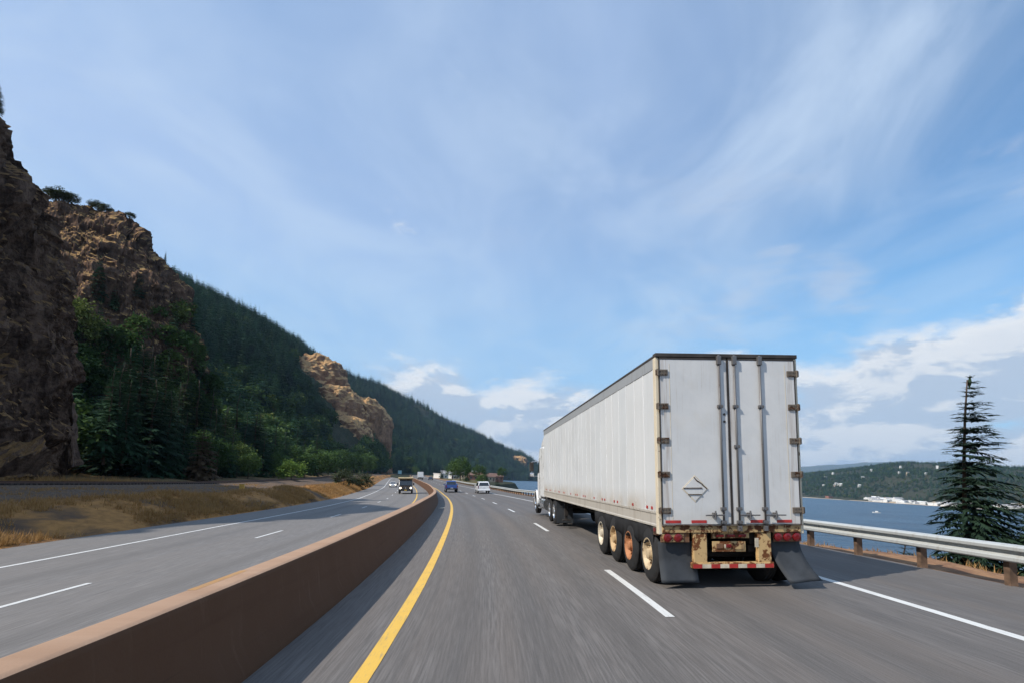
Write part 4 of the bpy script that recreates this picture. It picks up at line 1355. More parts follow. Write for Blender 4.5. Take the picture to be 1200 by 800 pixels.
# ------------------------------------------------------------------ tractor unit pulling it
def build_tractor():
    R = empty('truck_tractor', TR_MW @ Matrix.Translation((0, 16.1, 0)), 'white sleeper cab truck pulling the tall box trailer', 'truck')
    W = 1.22
    # drive wheels, steer wheels
    for y in (-2.75, -1.40):
        wheel(R, -W - .02, y, .51, .27, 1, M['chrome'], dual=True, deep=.10)
        wheel(R, W + .02, y, .51, .27, -1, M['chrome'], dual=True, deep=.10)
        MB().tube((-.9, y, .51), (.9, y, .51), .08, None, 10).build('axle', M['under'], R)
    for sx in (-1, 1):
        wheel(R, sx * (W + .0), 4.25, .51, .30, -sx, M['chrome'], deep=.06)
    MB().tube((-.95, 4.25, .51), (.95, 4.25, .51), .06, None, 10).build('axle', M['under'], R)
    mb = MB()
    for x in (-.43, .43):
        mb.box(x - .05, x + .05, -3.9, 5.0, .72, .98)
    mb.box(-.45, .45, -2.6, -1.5, .98, 1.05)
    mb.build('chassis_frame', M['under'], R)
    for sx in (-1, 1):
        MB().box(sx * .92 - .33, sx * .92 + .33, -3.62, -3.60, .12, .98).build('mud_flap', M['flap'], R)
        MB().tube((sx * .62, -3.60, .95), (sx * 1.2, -3.60, .93), .02, None, 6).build('flap_hanger', M['cream'], R)
        # quarter fender hoops
        mb = MB()
        for q in range(7):
            a0, a1 = math.radians(180 - q * 18), math.radians(180 - (q + 1) * 18)
            for (aa, bb) in ((a0, a1),):
                p = [(-2.75 + .60 * math.cos(aa), .51 + .60 * math.sin(aa)), (-2.75 + .60 * math.cos(bb), .51 + .60 * math.sin(bb))]
                mb.quad((sx * .66, p[0][0], p[0][1]), (sx * 1.24, p[0][0], p[0][1]), (sx * 1.24, p[1][0], p[1][1]), (sx * .66, p[1][0], p[1][1]))
        f = mb.build('quarter_fender', M['black'], R, smooth=True)
        sd = f.modifiers.new('thick', 'SOLIDIFY'); sd.thickness = .012
        # fuel tank, steps, side fairing
        MB().tube((sx * .90, 1.0, .62), (sx * .90, 2.55, .62), .31, None, 22).build('fuel_tank', M['chrome'], R, smooth=False)
        MB().box(sx * 1.0 - .18, sx * 1.0 + .18, 2.6, 3.3, .34, .40).box(sx * 1.0 - .18, sx * 1.0 + .18, 2.6, 3.3, .66, .72).build('cab_step', M['chrome'], R, bevel=.01)
        # mirror: arm loop, head, lower head
        m_ = MB().tube((sx * 1.10, 3.42, 2.75), (sx * 1.50, 3.55, 2.72), .018, None, 6).tube((sx * 1.10, 3.42, 1.98), (sx * 1.50, 3.55, 1.95), .018, None, 6).tube((sx * 1.50, 3.55, 1.95), (sx * 1.50, 3.55, 2.72), .02, None, 6).build('mirror_arm', M['chrome'], R)
        MB().box(sx * 1.50 - .11, sx * 1.50 + .11, 3.50, 3.62, 2.22, 2.70).build('mirror', M['dark_trim'], m_, bevel=.03)
        MB().box(sx * 1.49 - .11, sx * 1.49 + .11, 3.50, 3.64, 1.95, 2.15).build('spot_mirror', M['chrome'], m_, bevel=.04)
        MB().tube((sx * 1.05, .72, .95), (sx * 1.05, .72, 3.6), .075, None, 14).build('exhaust_stack', M['chrome'], R, smooth=False)
    # cab and sleeper: side profile extruded, windscreen raked
    prof = [(.95, .95), (.95, 3.25), (1.1, 3.42), (2.55, 3.42), (3.05, 2.95), (3.55, 2.02), (3.55, .82), (2.6, .82), (2.6, .95)]
    cab = MB().prism(prof, -W + .03, W - .03, 'x').build('cab', M['white_paint'], R, bevel=.07, fixn=True)
    for sx in (-1, 1):
        mb = MB().poly([(sx * (W - .022), 2.72, 2.15), (sx * (W - .022), 3.40, 2.12), (sx * (W - .022), 3.10, 2.66), (sx * (W - .022), 2.72, 2.76)][::sx])
        mb.build('side_window', M['glass'], cab)
        mb = MB().box(sx * (W - .03) - .01, sx * (W - .03) + .006, 2.58, 2.60, 1.0, 2.9).box(sx * (W - .03) - .01, sx * (W - .03) + .006, 2.62, 2.78, 1.85, 1.89)
        mb.build('door_handle', M['dark_trim'], cab)
        # dark gap seal of the extender behind the sleeper
        MB().box(sx * 1.17 - .03, sx * 1.17 + .03, .42, .95, 1.1, 3.30).build('side_extender', M['white_paint'], R, bevel=.02)
        MB().box(sx * 1.17 - .034, sx * 1.17 + .034, .36, .42, 1.1, 3.30).build('extender_rubber', M['dark_trim'], R)
    mb = MB().quad((-W + .16, 3.072, 2.93), (W - .16, 3.072, 2.93), (W - .1, 3.52, 2.10), (-W + .1, 3.52, 2.10))
    mb.build('windscreen', M['glass'], cab)
    # roof fairing
    fp = [(.62, 3.38), (.62, 3.98), (.9, 4.02), (1.5, 3.96), (2.3, 3.72), (2.75, 3.38)]
    MB().prism(fp, -W + .10, W - .10, 'x').build('roof_fairing', M['white_paint'], R, bevel=.10, fixn=True)
    # hood tapering to the grille, round fenders
    mb = MB()
    st = [(3.5, 1.12, 2.02), (4.2, 1.06, 1.93), (4.9, .95, 1.80), (5.35, .82, 1.62)]
    for y, w, h in st:
        mb.v += [(-w, y, .78), (-w, y, h - .28), (-w + .18, y, h), (w - .18, y, h), (w, y, h - .28), (w, y, .78)]
    for i in range(3):
        for j in range(5):
            a = i * 6 + j
            mb.f.append((a, a + 1, a + 7, a + 6))
    mb.f += [tuple(range(5, -1, -1)), tuple(range(18, 24))]
    hood = mb.build('hood', M['white_paint'], R, bevel=.05, fixn=True)
    MB().box(-.55, .55, 5.30, 5.39, .85, 1.55).build('grille', M['chrome'], hood, bevel=.03)
    for sx in (-1, 1):
        mb = MB()
        nn = 12
        for q in range(nn + 1):
            a = math.radians(-10 + 200 * q / nn)
            y, z = 4.25 - .68 * math.cos(a), .56 + .66 * math.sin(a)
            mb.v += [(sx * .80, y, z), (sx * 1.18, y, z), (sx * 1.23, y, z - .06)]
        for q in range(nn):
            for j in (0, 1):
                a = q * 3 + j
                mb.f.append((a, a + 1, a + 4, a + 3))
        f = mb.build('fender', M['white_paint'], R, smooth=True, fixn=True)
        sd = f.modifiers.new('thick', 'SOLIDIFY'); sd.thickness = .03
        MB().box(sx * .98 - .17, sx * .98 + .17, 4.95, 5.2, 1.0, 1.25).build('headlight', M['chrome'], R, bevel=.04)
    MB().box(-1.22, 1.22, 5.35, 5.6, .38, .82).build('bumper', M['chrome'], R, bevel=.05)
    return R
build_tractor()

# ------------------------------------------------------------------ cars on the road
def paint(name, col, rough=0.25):
    return mat_plain(name, col, rough, 0.0, var=0.05, scale=1.5, spec=0.5, **{'Coat Weight': 0.6, 'Coat Roughness': 0.06})
M['blue_paint'] = paint('blue_car_paint', (0.028, 0.085, 0.30))
M['white_car'] = paint('white_car_paint', (0.72, 0.73, 0.74))
M['silver_car'] = paint('silver_car_paint', (0.46, 0.47, 0.48))
M['black_car'] = paint('dark_car_paint', (0.030, 0.024, 0.022))
M['navy_car'] = paint('navy_car_paint', (0.03, 0.05, 0.09))
M['tan_roof'] = mat_plain('tan_canvas', (0.50, 0.40, 0.24), 0.8, var=0.15)
M['headlight'] = mat_emit('lit_headlight', (1.0, 0.88, 0.68), 6.0)
M['lamp_clear'] = mat_plain('clear_lamp', (0.7, 0.7, 0.68), 0.12, var=0.1, spec=0.7)
M['plate'] = mat_plain('number_plate', (0.62, 0.64, 0.66), 0.4, var=0.1)
M['plate_yellow'] = mat_plain('yellow_plate', (0.62, 0.40, 0.06), 0.4, var=0.1)
M['alloy'] = mat_plain('alloy_rim', (0.42, 0.42, 0.43), 0.3, 0.7, var=0.1)

def body_loft(st, name, mat, parent, bevel=.04):
    """stations: (y, half width low, half width high, z0, z1)"""
    mb = MB()
    for y, wl, wh, z0, z1 in st:
        zm = z0 + (z1 - z0) * .55
        mb.v += [(-wl * .94, y, z0), (-wl, y, z0 + .12), (-wl, y, zm), (-wh, y, z1 - .03), (-wh + .06, y, z1), (wh - .06, y, z1), (wh, y, z1 - .03), (wl, y, zm), (wl, y, z0 + .12), (wl * .94, y, z0)]
    k = 10
    for i in range(len(st) - 1):
        for j in range(k):
            a, b = i * k + j, i * k + (j + 1) % k
            mb.f.append((a, b, b + k, a + k))
    mb.f += [tuple(range(k - 1, -1, -1)), tuple(range((len(st) - 1) * k, len(st) * k))]
    return mb.build(name, mat, parent, bevel=bevel, fixn=True)

def cabin_loft(st, name, mat, parent, bevel=.04):
    """stations (z, y rear, y front, half width)"""
    mb = MB()
    for z, a, b, w in st:
        mb.v += [(-w, a, z), (w, a, z), (w, b, z), (-w, b, z)]
    for i in range(len(st) - 1):
        for j in range(4):
            a, b = i * 4 + j, i * 4 + (j + 1) % 4
            mb.f.append((a, b, b + 4, a + 4))
    mb.f.append((3, 2, 1, 0)); n = len(mb.v); mb.f.append((n - 4, n - 3, n - 2, n - 1))
    return mb.build(name, mat, parent, bevel=bevel, fixn=True)

def windows(cab, lo, hi, inset=.07, front=True, rear=True, sides=True, split=2, eps=.012):
    """glass panes on a cabin between stations lo and hi (z, yr, yf, w)"""
    def L(k):
        return tuple(lo[i] + (hi[i] - lo[i]) * k for i in range(4))
    a, b = L(.10), L(.88)
    if rear:
        MB().quad((-a[3] + inset, a[1] - eps, a[0]), (a[3] - inset, a[1] - eps, a[0]), (b[3] - inset, b[1] - eps, b[0]), (-b[3] + inset, b[1] - eps, b[0])).build('rear_window', M['glass'], cab)
    if front:
        MB().quad((a[3] - inset, a[2] + eps, a[0]), (-a[3] + inset, a[2] + eps, a[0]), (-b[3] + inset, b[2] + eps, b[0]), (b[3] - inset, b[2] + eps, b[0])).build('windscreen', M['glass'], cab)
    if sides:
        for sx in (-1, 1):
            for k in range(split):
                q0, q1 = k / split + .02, (k + 1) / split - .02
                def y(s_, q):
                    return s_[1] + .12 + (s_[2] - s_[1] - .24) * q
                pts = [(sx * (a[3] + eps), y(a, q0), a[0]), (sx * (a[3] + eps), y(a, q1), a[0]), (sx * (b[3] + eps), y(b, q1), b[0]), (sx * (b[3] + eps), y(b, q0), b[0])]
                MB().poly(pts if sx > 0 else pts[::-1]).build('side_window', M['glass'], cab)

def car_wheels(R, W, ys, r, w=.22):
    for y in ys:
        for sx in (-1, 1):
            wheel(R, sx * W, y, r, w, -sx, M['alloy'], deep=.05)

# blue pickup going away
def blue_pickup():
    R = empty('pickup_truck', road_mat4(92, .30), 'blue pickup truck driving ahead in the lane beside the median', 'pickup truck')
    b = body_loft([(-2.75, .93, .92, .55, 1.18), (-1.0, .97, .95, .42, 1.18), (.95, .97, .95, .42, 1.14), (2.1, .96, .90, .42, 1.10), (2.75, .88, .80, .48, .98)], 'body', M['blue_paint'], R)
    cs = [(1.12, -.95, 1.35, .90), (1.78, -.62, .55, .76), (1.84, -.50, .42, .68)]
    c = cabin_loft(cs, 'cabin', M['blue_paint'], R)
    windows(c, cs[0], cs[1])
    MB().box(-.82, .82, -2.68, -1.02, 1.186, 1.192).build('truck_bed', M['black'], R)
    for sx in (-1, 1):
        MB().box(sx * .88 - .06, sx * .88 + .06, -2.73, -1.0, 1.18, 1.25).build('bed_rail', M['blue_paint'], R, bevel=.02)
    t = MB().box(-.80, .80, -2.80, -2.74, .72, 1.22).build('tailgate', M['blue_paint'], R, bevel=.02)
    MB().box(-.22, .22, -2.815, -2.80, .62, .74).build('number_plate', M['plate'], t)
    MB().box(-.95, .95, -2.95, -2.74, .48, .66).build('bumper', M['black'], R, bevel=.03)
    for sx in (-1, 1):
        MB().box(sx * .87 - .07, sx * .87 + .07, -2.79, -2.74, .78, 1.14).build('tail_light', M['red_lens'], R, bevel=.01)
        MB().box(sx * 1.06 - .09, sx * 1.06 + .09, .85, .98, 1.12, 1.32).build('mirror', M['blue_paint'], R, bevel=.02)
    car_wheels(R, .98, (-1.75, 1.75), .41, .27)
blue_pickup()

def white_suv():
    R = empty('sport_utility_vehicle', road_mat4(85.5, 4.75), 'white sport utility vehicle driving away ahead of the truck', 'suv')
    body_loft([(-2.4, .90, .89, .50, 1.10), (-1.8, .95, .94, .40, 1.12), (1.0, .95, .93, .40, 1.06), (1.9, .94, .87, .42, 1.02), (2.4, .86, .76, .46, .90)], 'body', M['white_car'], R)
    cs = [(1.08, -2.40, 1.25, .90), (1.72, -2.10, .45, .74), (1.80, -1.95, .30, .66)]
    c = cabin_loft(cs, 'cabin', M['white_car'], R)
    windows(c, cs[0], cs[1], split=3, inset=.12)
    MB().box(-.93, .93, -2.52, -2.36, .42, .62).build('bumper', M['white_car'], R, bevel=.04)
    MB().box(-.22, .22, -2.425, -2.40, .80, .93).build('number_plate', M['plate'], R)
    for sx in (-1, 1):
        MB().box(sx * .86 - .05, sx * .86 + .05, -2.43, -2.38, .78, 1.25).build('tail_light', M['red_lens'], R, bevel=.01)
        MB().tube((sx * .64, -1.8, 1.82), (sx * .64, .2, 1.83), .02, None, 6).build('roof_rail', M['dark_trim'], R)
        MB().box(sx * 1.03 - .09, sx * 1.03 + .09, .80, .92, 1.04, 1.2).build('mirror', M['white_car'], R, bevel=.02)
    car_wheels(R, .95, (-1.4, 1.5), .37, .24)
white_suv()

def dark_offroader():
    R = empty('camper_van', road_mat4(100, -7.1, LEFT_Z, math.pi) @ Matrix.Scale(1.16, 4), 'dark boxy camper van with tan raised roof and lit headlights', 'van')
    body_loft([(-2.6, 1.02, 1.02, .45, 1.22), (0.6, 1.04, 1.02, .45, 1.22), (1.5, 1.02, .98, .45, 1.18), (2.15, 1.00, .92, .45, 1.12), (2.4, .94, .88, .5, 1.0)], 'body', M['black_car'], R)
    cs = [(1.20, -2.6, 1.75, 1.0), (2.02, -2.55, 1.25, .93), (2.12, -2.5, 1.15, .90)]
    c = cabin_loft(cs, 'cabin', M['black_car'], R)
    windows(c, cs[0], cs[1], split=3, inset=.10)
    cabin_loft([(2.12, -2.55, 1.3, 1.06), (2.30, -2.55, 1.55, 1.12), (2.42, -2.5, 1.45, 1.05)], 'raised_roof', M['tan_roof'], R)
    MB().box(-.55, .55, 2.40, 2.44, .66, 1.0).build('grille', M['dark_trim'], R, bevel=.01)
    MB().box(-.06, .06, 2.44, 2.455, .78, .92).build('badge', M['chrome'], R, bevel=.02)
    MB().box(-.18, .18, 2.60, 2.612, .48, .60).build('number_plate', M['plate_yellow'], R)
    MB().box(-1.02, 1.02, 2.42, 2.60, .42, .64).build('bumper', M['black'], R, bevel=.03)
    for sx in (-1, 1):
        MB().tube((sx * .76, 2.38, .86), (sx * .76, 2.45, .86), .13, .12, 16).build('headlight', M['headlight'], R)
        MB().box(sx * 1.16 - .10, sx * 1.16 + .10, 1.45, 1.57, 1.25, 1.6).build('mirror', M['black'], R, bevel=.02)
    car_wheels(R, 1.03, (-1.5, 1.55), .40, .25)
dark_offroader()

def sedan(name, s, t, zz, turn, mat, label, cat, lights):
    R = empty(name, road_mat4(s, t, zz, turn), label, cat)
    body_loft([(-2.3, .84, .80, .42, .92), (-1.6, .90, .86, .30, .98), (.8, .90, .86, .30, .94), (1.7, .89, .82, .32, .84), (2.3, .80, .70, .36, .70)], 'body', mat, R)
    cs = [(.93, -1.9, 1.15, .84), (1.38, -1.25, .35, .66), (1.44, -1.1, .2, .58)]
    c = cabin_loft(cs, 'cabin', mat, R)
    windows(c, cs[0], cs[1])
    for sx in (-1, 1):
        MB().box(sx * .64 - .15, sx * .64 + .15, 2.18, 2.30, .60, .74).build('headlight', lights, R, bevel=.02)
        MB().box(sx * .68 - .14, sx * .68 + .14, -2.32, -2.24, .70, .84).build('tail_light', M['red_lens'], R, bevel=.01)
    MB().box(-.86, .86, 2.22, 2.36, .34, .52).build('bumper', mat, R, bevel=.04)
    car_wheels(R, .91, (-1.35, 1.4), .33, .21)
sedan('sedan_car', 150, -10.6, LEFT_Z, math.pi, M['silver_car'], 'silver oncoming sedan with lit headlights behind the dark camper van', 'car', M['headlight'])
sedan('hatchback_car', 236, 4.3, 0, 0, M['navy_car'], 'small dark car far ahead at the bend in the road', 'car', M['lamp_clear'])

def box_truck():
    R = empty('box_truck', road_mat4(250, .5), 'white box truck far ahead on the bend, seen from behind', 'truck')
    MB().box(-1.22, 1.22, -5.5, .9, .95, 3.3).build('cargo_box', M['white_car'], R, bevel=.05)
    c = cabin_loft([(.55, 1.0, 3.1, 1.08), (1.35, 1.0, 3.0, 1.08), (2.25, 1.05, 2.3, .98), (2.35, 1.1, 2.15, .92)], 'cab', M['white_car'], R)
    windows(c, (1.35, 1.0, 3.0, 1.08), (2.25, 1.05, 2.3, .98), split=1, rear=False)
    MB().box(-.4, .4, -5.4, 2.8, .5, .93).build('chassis_frame', M['under'], R)
    MB().box(-1.08, 1.08, 3.05, 3.2, .4, .65).build('bumper', M['dark_trim'], R, bevel=.03)
    for sx in (-1, 1):
        MB().box(sx * .82 - .15, sx * .82 + .15, 3.06, 3.13, .8, 1.0).build('headlight', M['lamp_clear'], R, bevel=.02)
    car_wheels(R, 1.10, (-3.6, 2.2), .42, .26)
box_truck()

# ------------------------------------------------------------------ roadside pieces
M['sign_blue'] = mat_plain('pale_blue_sign', (0.48, 0.74, 0.76), 0.5, var=0.06)
M['post_metal'] = mat_plain('grey_post', (0.30, 0.30, 0.29), 0.6, 0.4, var=0.2)
M['marker_yellow'] = mat_plain('faded_yellow_box', (0.62, 0.36, 0.07), 0.6, var=0.2)
def s_for_px(px, t, lo=60, hi=700):
    best = min(np.arange(lo, hi, 2.0), key=lambda s: abs(CX + F * rp(s, t).x / rp(s, t).y - px))
    return float(best)
SIGN_S, POLE_S = s_for_px(477, -18), s_for_px(455.5, -24)
print('sign', SIGN_S, 'pole', POLE_S)
def road_sign():
    R = empty('road_sign', road_mat4(SIGN_S, -18.0, LEFT_Z, .03), 'pale blue road sign on twin posts beyond the dark camper van', 'sign')
    MB().box(-2.2, 2.2, -.03, .03, 1.6, 6.2).build('sign_panel', M['sign_blue'], R, bevel=.01)
    for x in (-.9, .9):
        MB().box(x - .08, x + .08, .035, .2, -1.6, 5.3).build('post', M['post_metal'], R)
road_sign()
def light_pole():
    R = empty('utility_pole', road_mat4(POLE_S, -24, .6), 'thin grey pole standing at the left verge far ahead', 'pole')
    MB().tube((0, 0, -1), (0, 0, 5.0), .11, .07, 10).build('pole', M['post_metal'], R)
    MB().tube((0, 0, 4.9), (1.0, 0, 5.15), .04, .03, 8).box(.9, 1.3, -.09, .09, 5.12, 5.2).build('arm', M['post_metal'], R)
light_pole()
def marker():
    R = empty('marker_cabinet', road_mat4(69, -25.0, .85), 'small yellow cabinet beside the railway gravel', 'cabinet')
    MB().box(-.26, .26, -.2, .2, .12, .68).build('box', M['marker_yellow'], R, bevel=.03)
    MB().box(-.29, .29, -.23, .23, .68, .74).build('lid', M['marker_yellow'], R, bevel=.015)
    MB().box(-.2, .2, -.15, .15, -.5, .12).build('base', M['post_metal'], R)
marker()
MB().box(-.16, .10, -.12, .14, .0, .035).box(-.05, .22, -.05, .10, .02, .06).build('litter', M['white_tape'], mw=road_mat4(38, -2.05, .006, .4), bevel=.01)
tag(bpy.data.objects['litter'], 'scrap of pale litter lying at the foot of the median barrier', 'litter')
for i, (s_, t_, sz) in enumerate(((18, -22.6, .42), (30, -19.6, .3), (44, -22.8, .6), (60, -22, .5))):
    rr = random.Random(i)
    v = [Vector((math.cos(a) * math.cos(b), math.sin(a) * math.cos(b), math.sin(b))) * rr.uniform(.75, 1.1) for b in (-.9, -.2, .5, 1.2) for a in [k * 1.05 for k in range(6)]]
    import bmesh
    bm = bmesh.new()
    for p in v:
        bm.verts.new((p.x * sz, p.y * sz * .8, p.z * sz * .55))
    bmesh.ops.convex_hull(bm, input=bm.verts)
    me = bpy.data.meshes.new('roadside_rock'); bm.to_mesh(me); bm.free()
    zz = float(np.interp(t_, *ground_profile()))
    o = link('roadside_rock', me, mat_plain('grey_stone', (0.26, 0.23, 0.21), 0.9, var=0.3) if i == 0 else bpy.data.materials['grey_stone'], mw=road_mat4(s_, t_, zz + .12), bevel=.03)
    tag(o, ['pale stone lying on the dark gravel nearest the camera', 'small stone at the foot of the dry grass bank', 'large grey stone in the dry grass beside the gravel', 'grey stone on the verge near the yellow cabinet'][i], 'rock')

HAZE = True

# ------------------------------------------------------------------ individual trees and shrubs
def ray_down(G, x, y):
    """height of a hillside grid nearest to (x, y)"""
    d = (G[..., 0] - x) ** 2 + (G[..., 1] - y) ** 2
    return float(G.reshape(-1, 3)[int(np.argmin(d)), 2])

def hill_z(x, y):
    best = -3.0
    for G in (GA[:, :134], GB[:, :160], GC[:, :124]):
        d = (G[..., 0] - x) ** 2 + (G[..., 1] - y) ** 2
        k = int(np.argmin(d))
        if d.flat[k] < 60:
            best = max(best, float(G.reshape(-1, 3)[k, 2]))
    return best

def left_ground_z(px, D):
    """world point on the left flat (road-frame profile) or hillside in the pixel column"""
    p = ground_d(px, D)
    s = D
    for _ in range(4):
        r = rp(s, 0); th = float(np.interp(s, _S, _TH))
        loc = TILT.to_3x3().inverted() @ Vector((p.x, p.y, 0))
        dx, dy = loc.x - r.x, loc.y - r.y
        s += -dx * math.sin(th) + dy * math.cos(th)
        t = dx * math.cos(th) + dy * math.sin(th)
    zg = float(np.interp(t, *ground_profile())) + zr(s)
    w = TILT.to_3x3() @ Vector((loc.x, loc.y, zg))
    return Vector((p.x, p.y, max(w.z, hill_z(p.x, p.y)) - .25))

rnd = random.Random(77)
# first rank of conifers along the foot of the bluff: pixel column, distance, height
first = [(118, 78, 13), (128, 84, 17), (140, 80, 12), (150, 88, 19), (160, 92, 21), (170, 86, 15), (181, 96, 20), (190, 90, 14), (199, 100, 18), (210, 96, 12), (222, 112, 19),
         (137, 98, 22), (166, 106, 23), (205, 112, 21), (246, 120, 15), (258, 128, 17), (268, 118, 11), (282, 136, 15), (294, 150, 17), (306, 142, 12), (318, 158, 15), (270, 150, 20), (240, 135, 20), (330, 172, 14), (352, 190, 13), (368, 205, 15), (298, 172, 19), (344, 215, 18)]
for i, (px, D, h) in enumerate(first):
    k = i % 4
    p = left_ground_z(px, D)
    plant('fir%d' % k, 'conifer_tree', upright(p, h / 20 * rnd.uniform(.95, 1.1), rnd.uniform(0, 6.28), rnd.uniform(1.15, 1.6)), 'dark conifer in the dense stand at the foot of the bluff', 'tree', 'conifers massed below the bluff')
broad = [(228, 106, 9), (252, 108, 8), (276, 128, 8), (290, 122, 6), (312, 150, 9), (326, 146, 7), (338, 178, 10), (356, 172, 8), (372, 186, 9), (384, 215, 10), (392, 240, 11), (404, 262, 12), (414, 300, 12), (424, 330, 13), (365, 230, 12), (396, 285, 13), (262, 138, 11), (430, 360, 14)]
for i, (px, D, h) in enumerate(broad):
    p = left_ground_z(px, D)
    plant('oak%d' % (i % 3), 'broadleaf_tree', upright(p, h / 11, rnd.uniform(0, 6.28), rnd.uniform(.95, 1.25)), 'rounded green broadleaf tree beyond the railway track', 'tree', 'broadleaf trees along the railway')
plant('brown', 'browned_conifer', upright(left_ground_z(233, 92), .80, 1.0, 1.05), 'brownish wide conifer standing in front of the dark trees', 'tree')
plant('bush', 'bright_bush', upright(left_ground_z(341, 122), 1.08, .4, 1.05), 'bright yellow green bush beside the railway track', 'bush')
plant('shrub0', 'roadside_shrub', upright(left_ground_z(403, 106), 1.06, 0, 1.1), 'small dark shrub on the dry grass bank, farther from the oncoming traffic', 'shrub')
plant('shrub1', 'roadside_shrub', upright(left_ground_z(423, 120), 1.12, 2, 1.2), 'small dark shrub on the dry grass bank, nearer the oncoming traffic', 'shrub')
# trees on the ledges and top of the bluff
ledge = [(95, 310, 112, 13, 'oak0', 1.0), (78, 288, 108, 9, 'oak1', 1.0), (112, 335, 110, 10, 'oak2', 1.1)]
for px, py, D, h, key, sq in ledge:
    top = at_d(px, py - 25, D)
    zg = hill_z(top.x, top.y)
    plant(key, 'ledge_tree', upright(Vector((top.x, top.y, zg - .3)), h / 11, px, sq), {95: 'largest green tree on the ledge in the middle of the bluff', 78: 'green tree highest on the bluff ledge, against the near cliff', 112: 'lower green tree on the bluff ledge, toward the dark conifers'}[px], 'tree', 'trees on the bluff ledge')
def skyline(G, px):
    """grid point that forms the outline in the pixel column"""
    Q = G.reshape(-1, 3) @ np.array(TILT.to_3x3())
    c, s_ = math.cos(PITCH), math.sin(PITCH)
    y, z = Q[:, 1], Q[:, 2] - EYE
    yy, zz = y * c + z * s_, -y * s_ + z * c
    ppx, ppy = CX + F * Q[:, 0] / yy, CY - F * zz / yy
    k = np.nonzero((np.abs(ppx - px) < 4) & (yy > 5))[0]
    return Vector(G.reshape(-1, 3)[k[np.argmin(ppy[k])]])
for i, (px, h) in enumerate(((60, 2.6), (68, 3.2), (76, 2.4), (84, 2.8), (118, 2.6), (125, 2.0), (153, 1.6))):
    plant('shrub%d' % (i % 2), 'clifftop_shrub', upright(skyline(GB, px) + Vector((0, 0, -.5)), h / 3.4, px, 1.4), 'dark shrub on the grassy crest of the bluff', 'shrub', 'shrubs along the bluff crest')
plant('fir0', 'clifftop_conifer', upright(skyline(GB, 197) + Vector((0, 0, -.4)), .15, 1, 1.0), 'lone small conifer on the right shoulder of the bluff', 'tree')
plant('fir2', 'clifftop_conifer', upright(skyline(GA, 2) + Vector((-.6, 0, -.5)), .16, 1, 1.5), 'small tree on top of the near cliff at the left edge', 'tree')

# firs beyond the guardrail on the river bank
def bank_tree(s, t, h, R_, seed, label, nwh, bare=.03):
    z = float(np.interp(t, *ground_profile()))
    mw = TILT @ Matrix.Translation(rp(s, t, z - .3))
    root = empty('river_bank_fir', Matrix.Translation(mw.translation) @ Matrix.Rotation(.035, 4, 'Y'), label, 'tree')
    link('crown', conifer_crown(seed, h, R_, nwh, 16, 10, bare=bare, power=.72, gap=.12, wf=.55, lf=1.05, flag=.42, face=.15).mesh('crown'), M['near_fir'], root)
    link('trunk', trunk_mb(seed, h * .97, .10, 0).mesh('trunk', True), M['bark'], root)
bank_tree(17.0, 15.2, 8.2, 1.8, 301, 'tall pointed fir beyond the guardrail on the river bank', 48)
bank_tree(15.9, 16.2, 5.6, 2.3, 305, 'broad lower fir beside the tall fir at the right edge', 34)
bank_tree(22.5, 17.6, 4.2, 1.7, 309, 'short fir low on the river bank behind the tall fir', 22)

# trees between the road and the river further on
for i, (s, t, h, key, sq, lab) in enumerate(((208, 13.5, 9.5, 'oak0', 1.0, 'large round dark tree beside the far bend, ahead of the blue pickup'), (150, 14.0, 5.0, 'fir1', 1.8, 'dark bushy fir at the water edge right of the white vehicle'),
        (168, 15.5, 4.2, 'oak1', 1.1, 'low round tree at the water edge behind the white vehicle'), (262, 16, 9, 'oak2', 1.0, 'round tree at the far bend right of the white box truck'), (290, 24, 7, 'oak1', 1.2, 'pale tree among the far roadside buildings'), (138, 15.0, 3.2, 'fir3', 2.0, 'small fir by the guardrail just left of the truck cab'),
        (232, 19, 6.0, 'fir2', 1.7, 'dark fir between the far bend and the red brown houses'), (246, 26, 7.0, 'oak0', 1.1, 'dark round tree close behind the large round tree at the bend'),
        (300, 13.5, 7.0, 'fir0', 1.6, 'dark fir left of the white trailer home at the far bend'), (280, 34, 6.0, 'fir1', 1.7, 'dark fir right of the red brown house at the far bend'), (310, 48, 6.5, 'oak2', 1.1, 'dull green tree at the tip of the river flat'))):
    z = -1.3 if s < 200 else -.5
    mw = TILT @ Matrix.Translation(rp(s, t, z))
    base = 20 if key.startswith('fir') else 11
    plant(key, 'riverside_tree', upright(mw.translation, h / base, i * 1.3, sq), lab, 'tree')

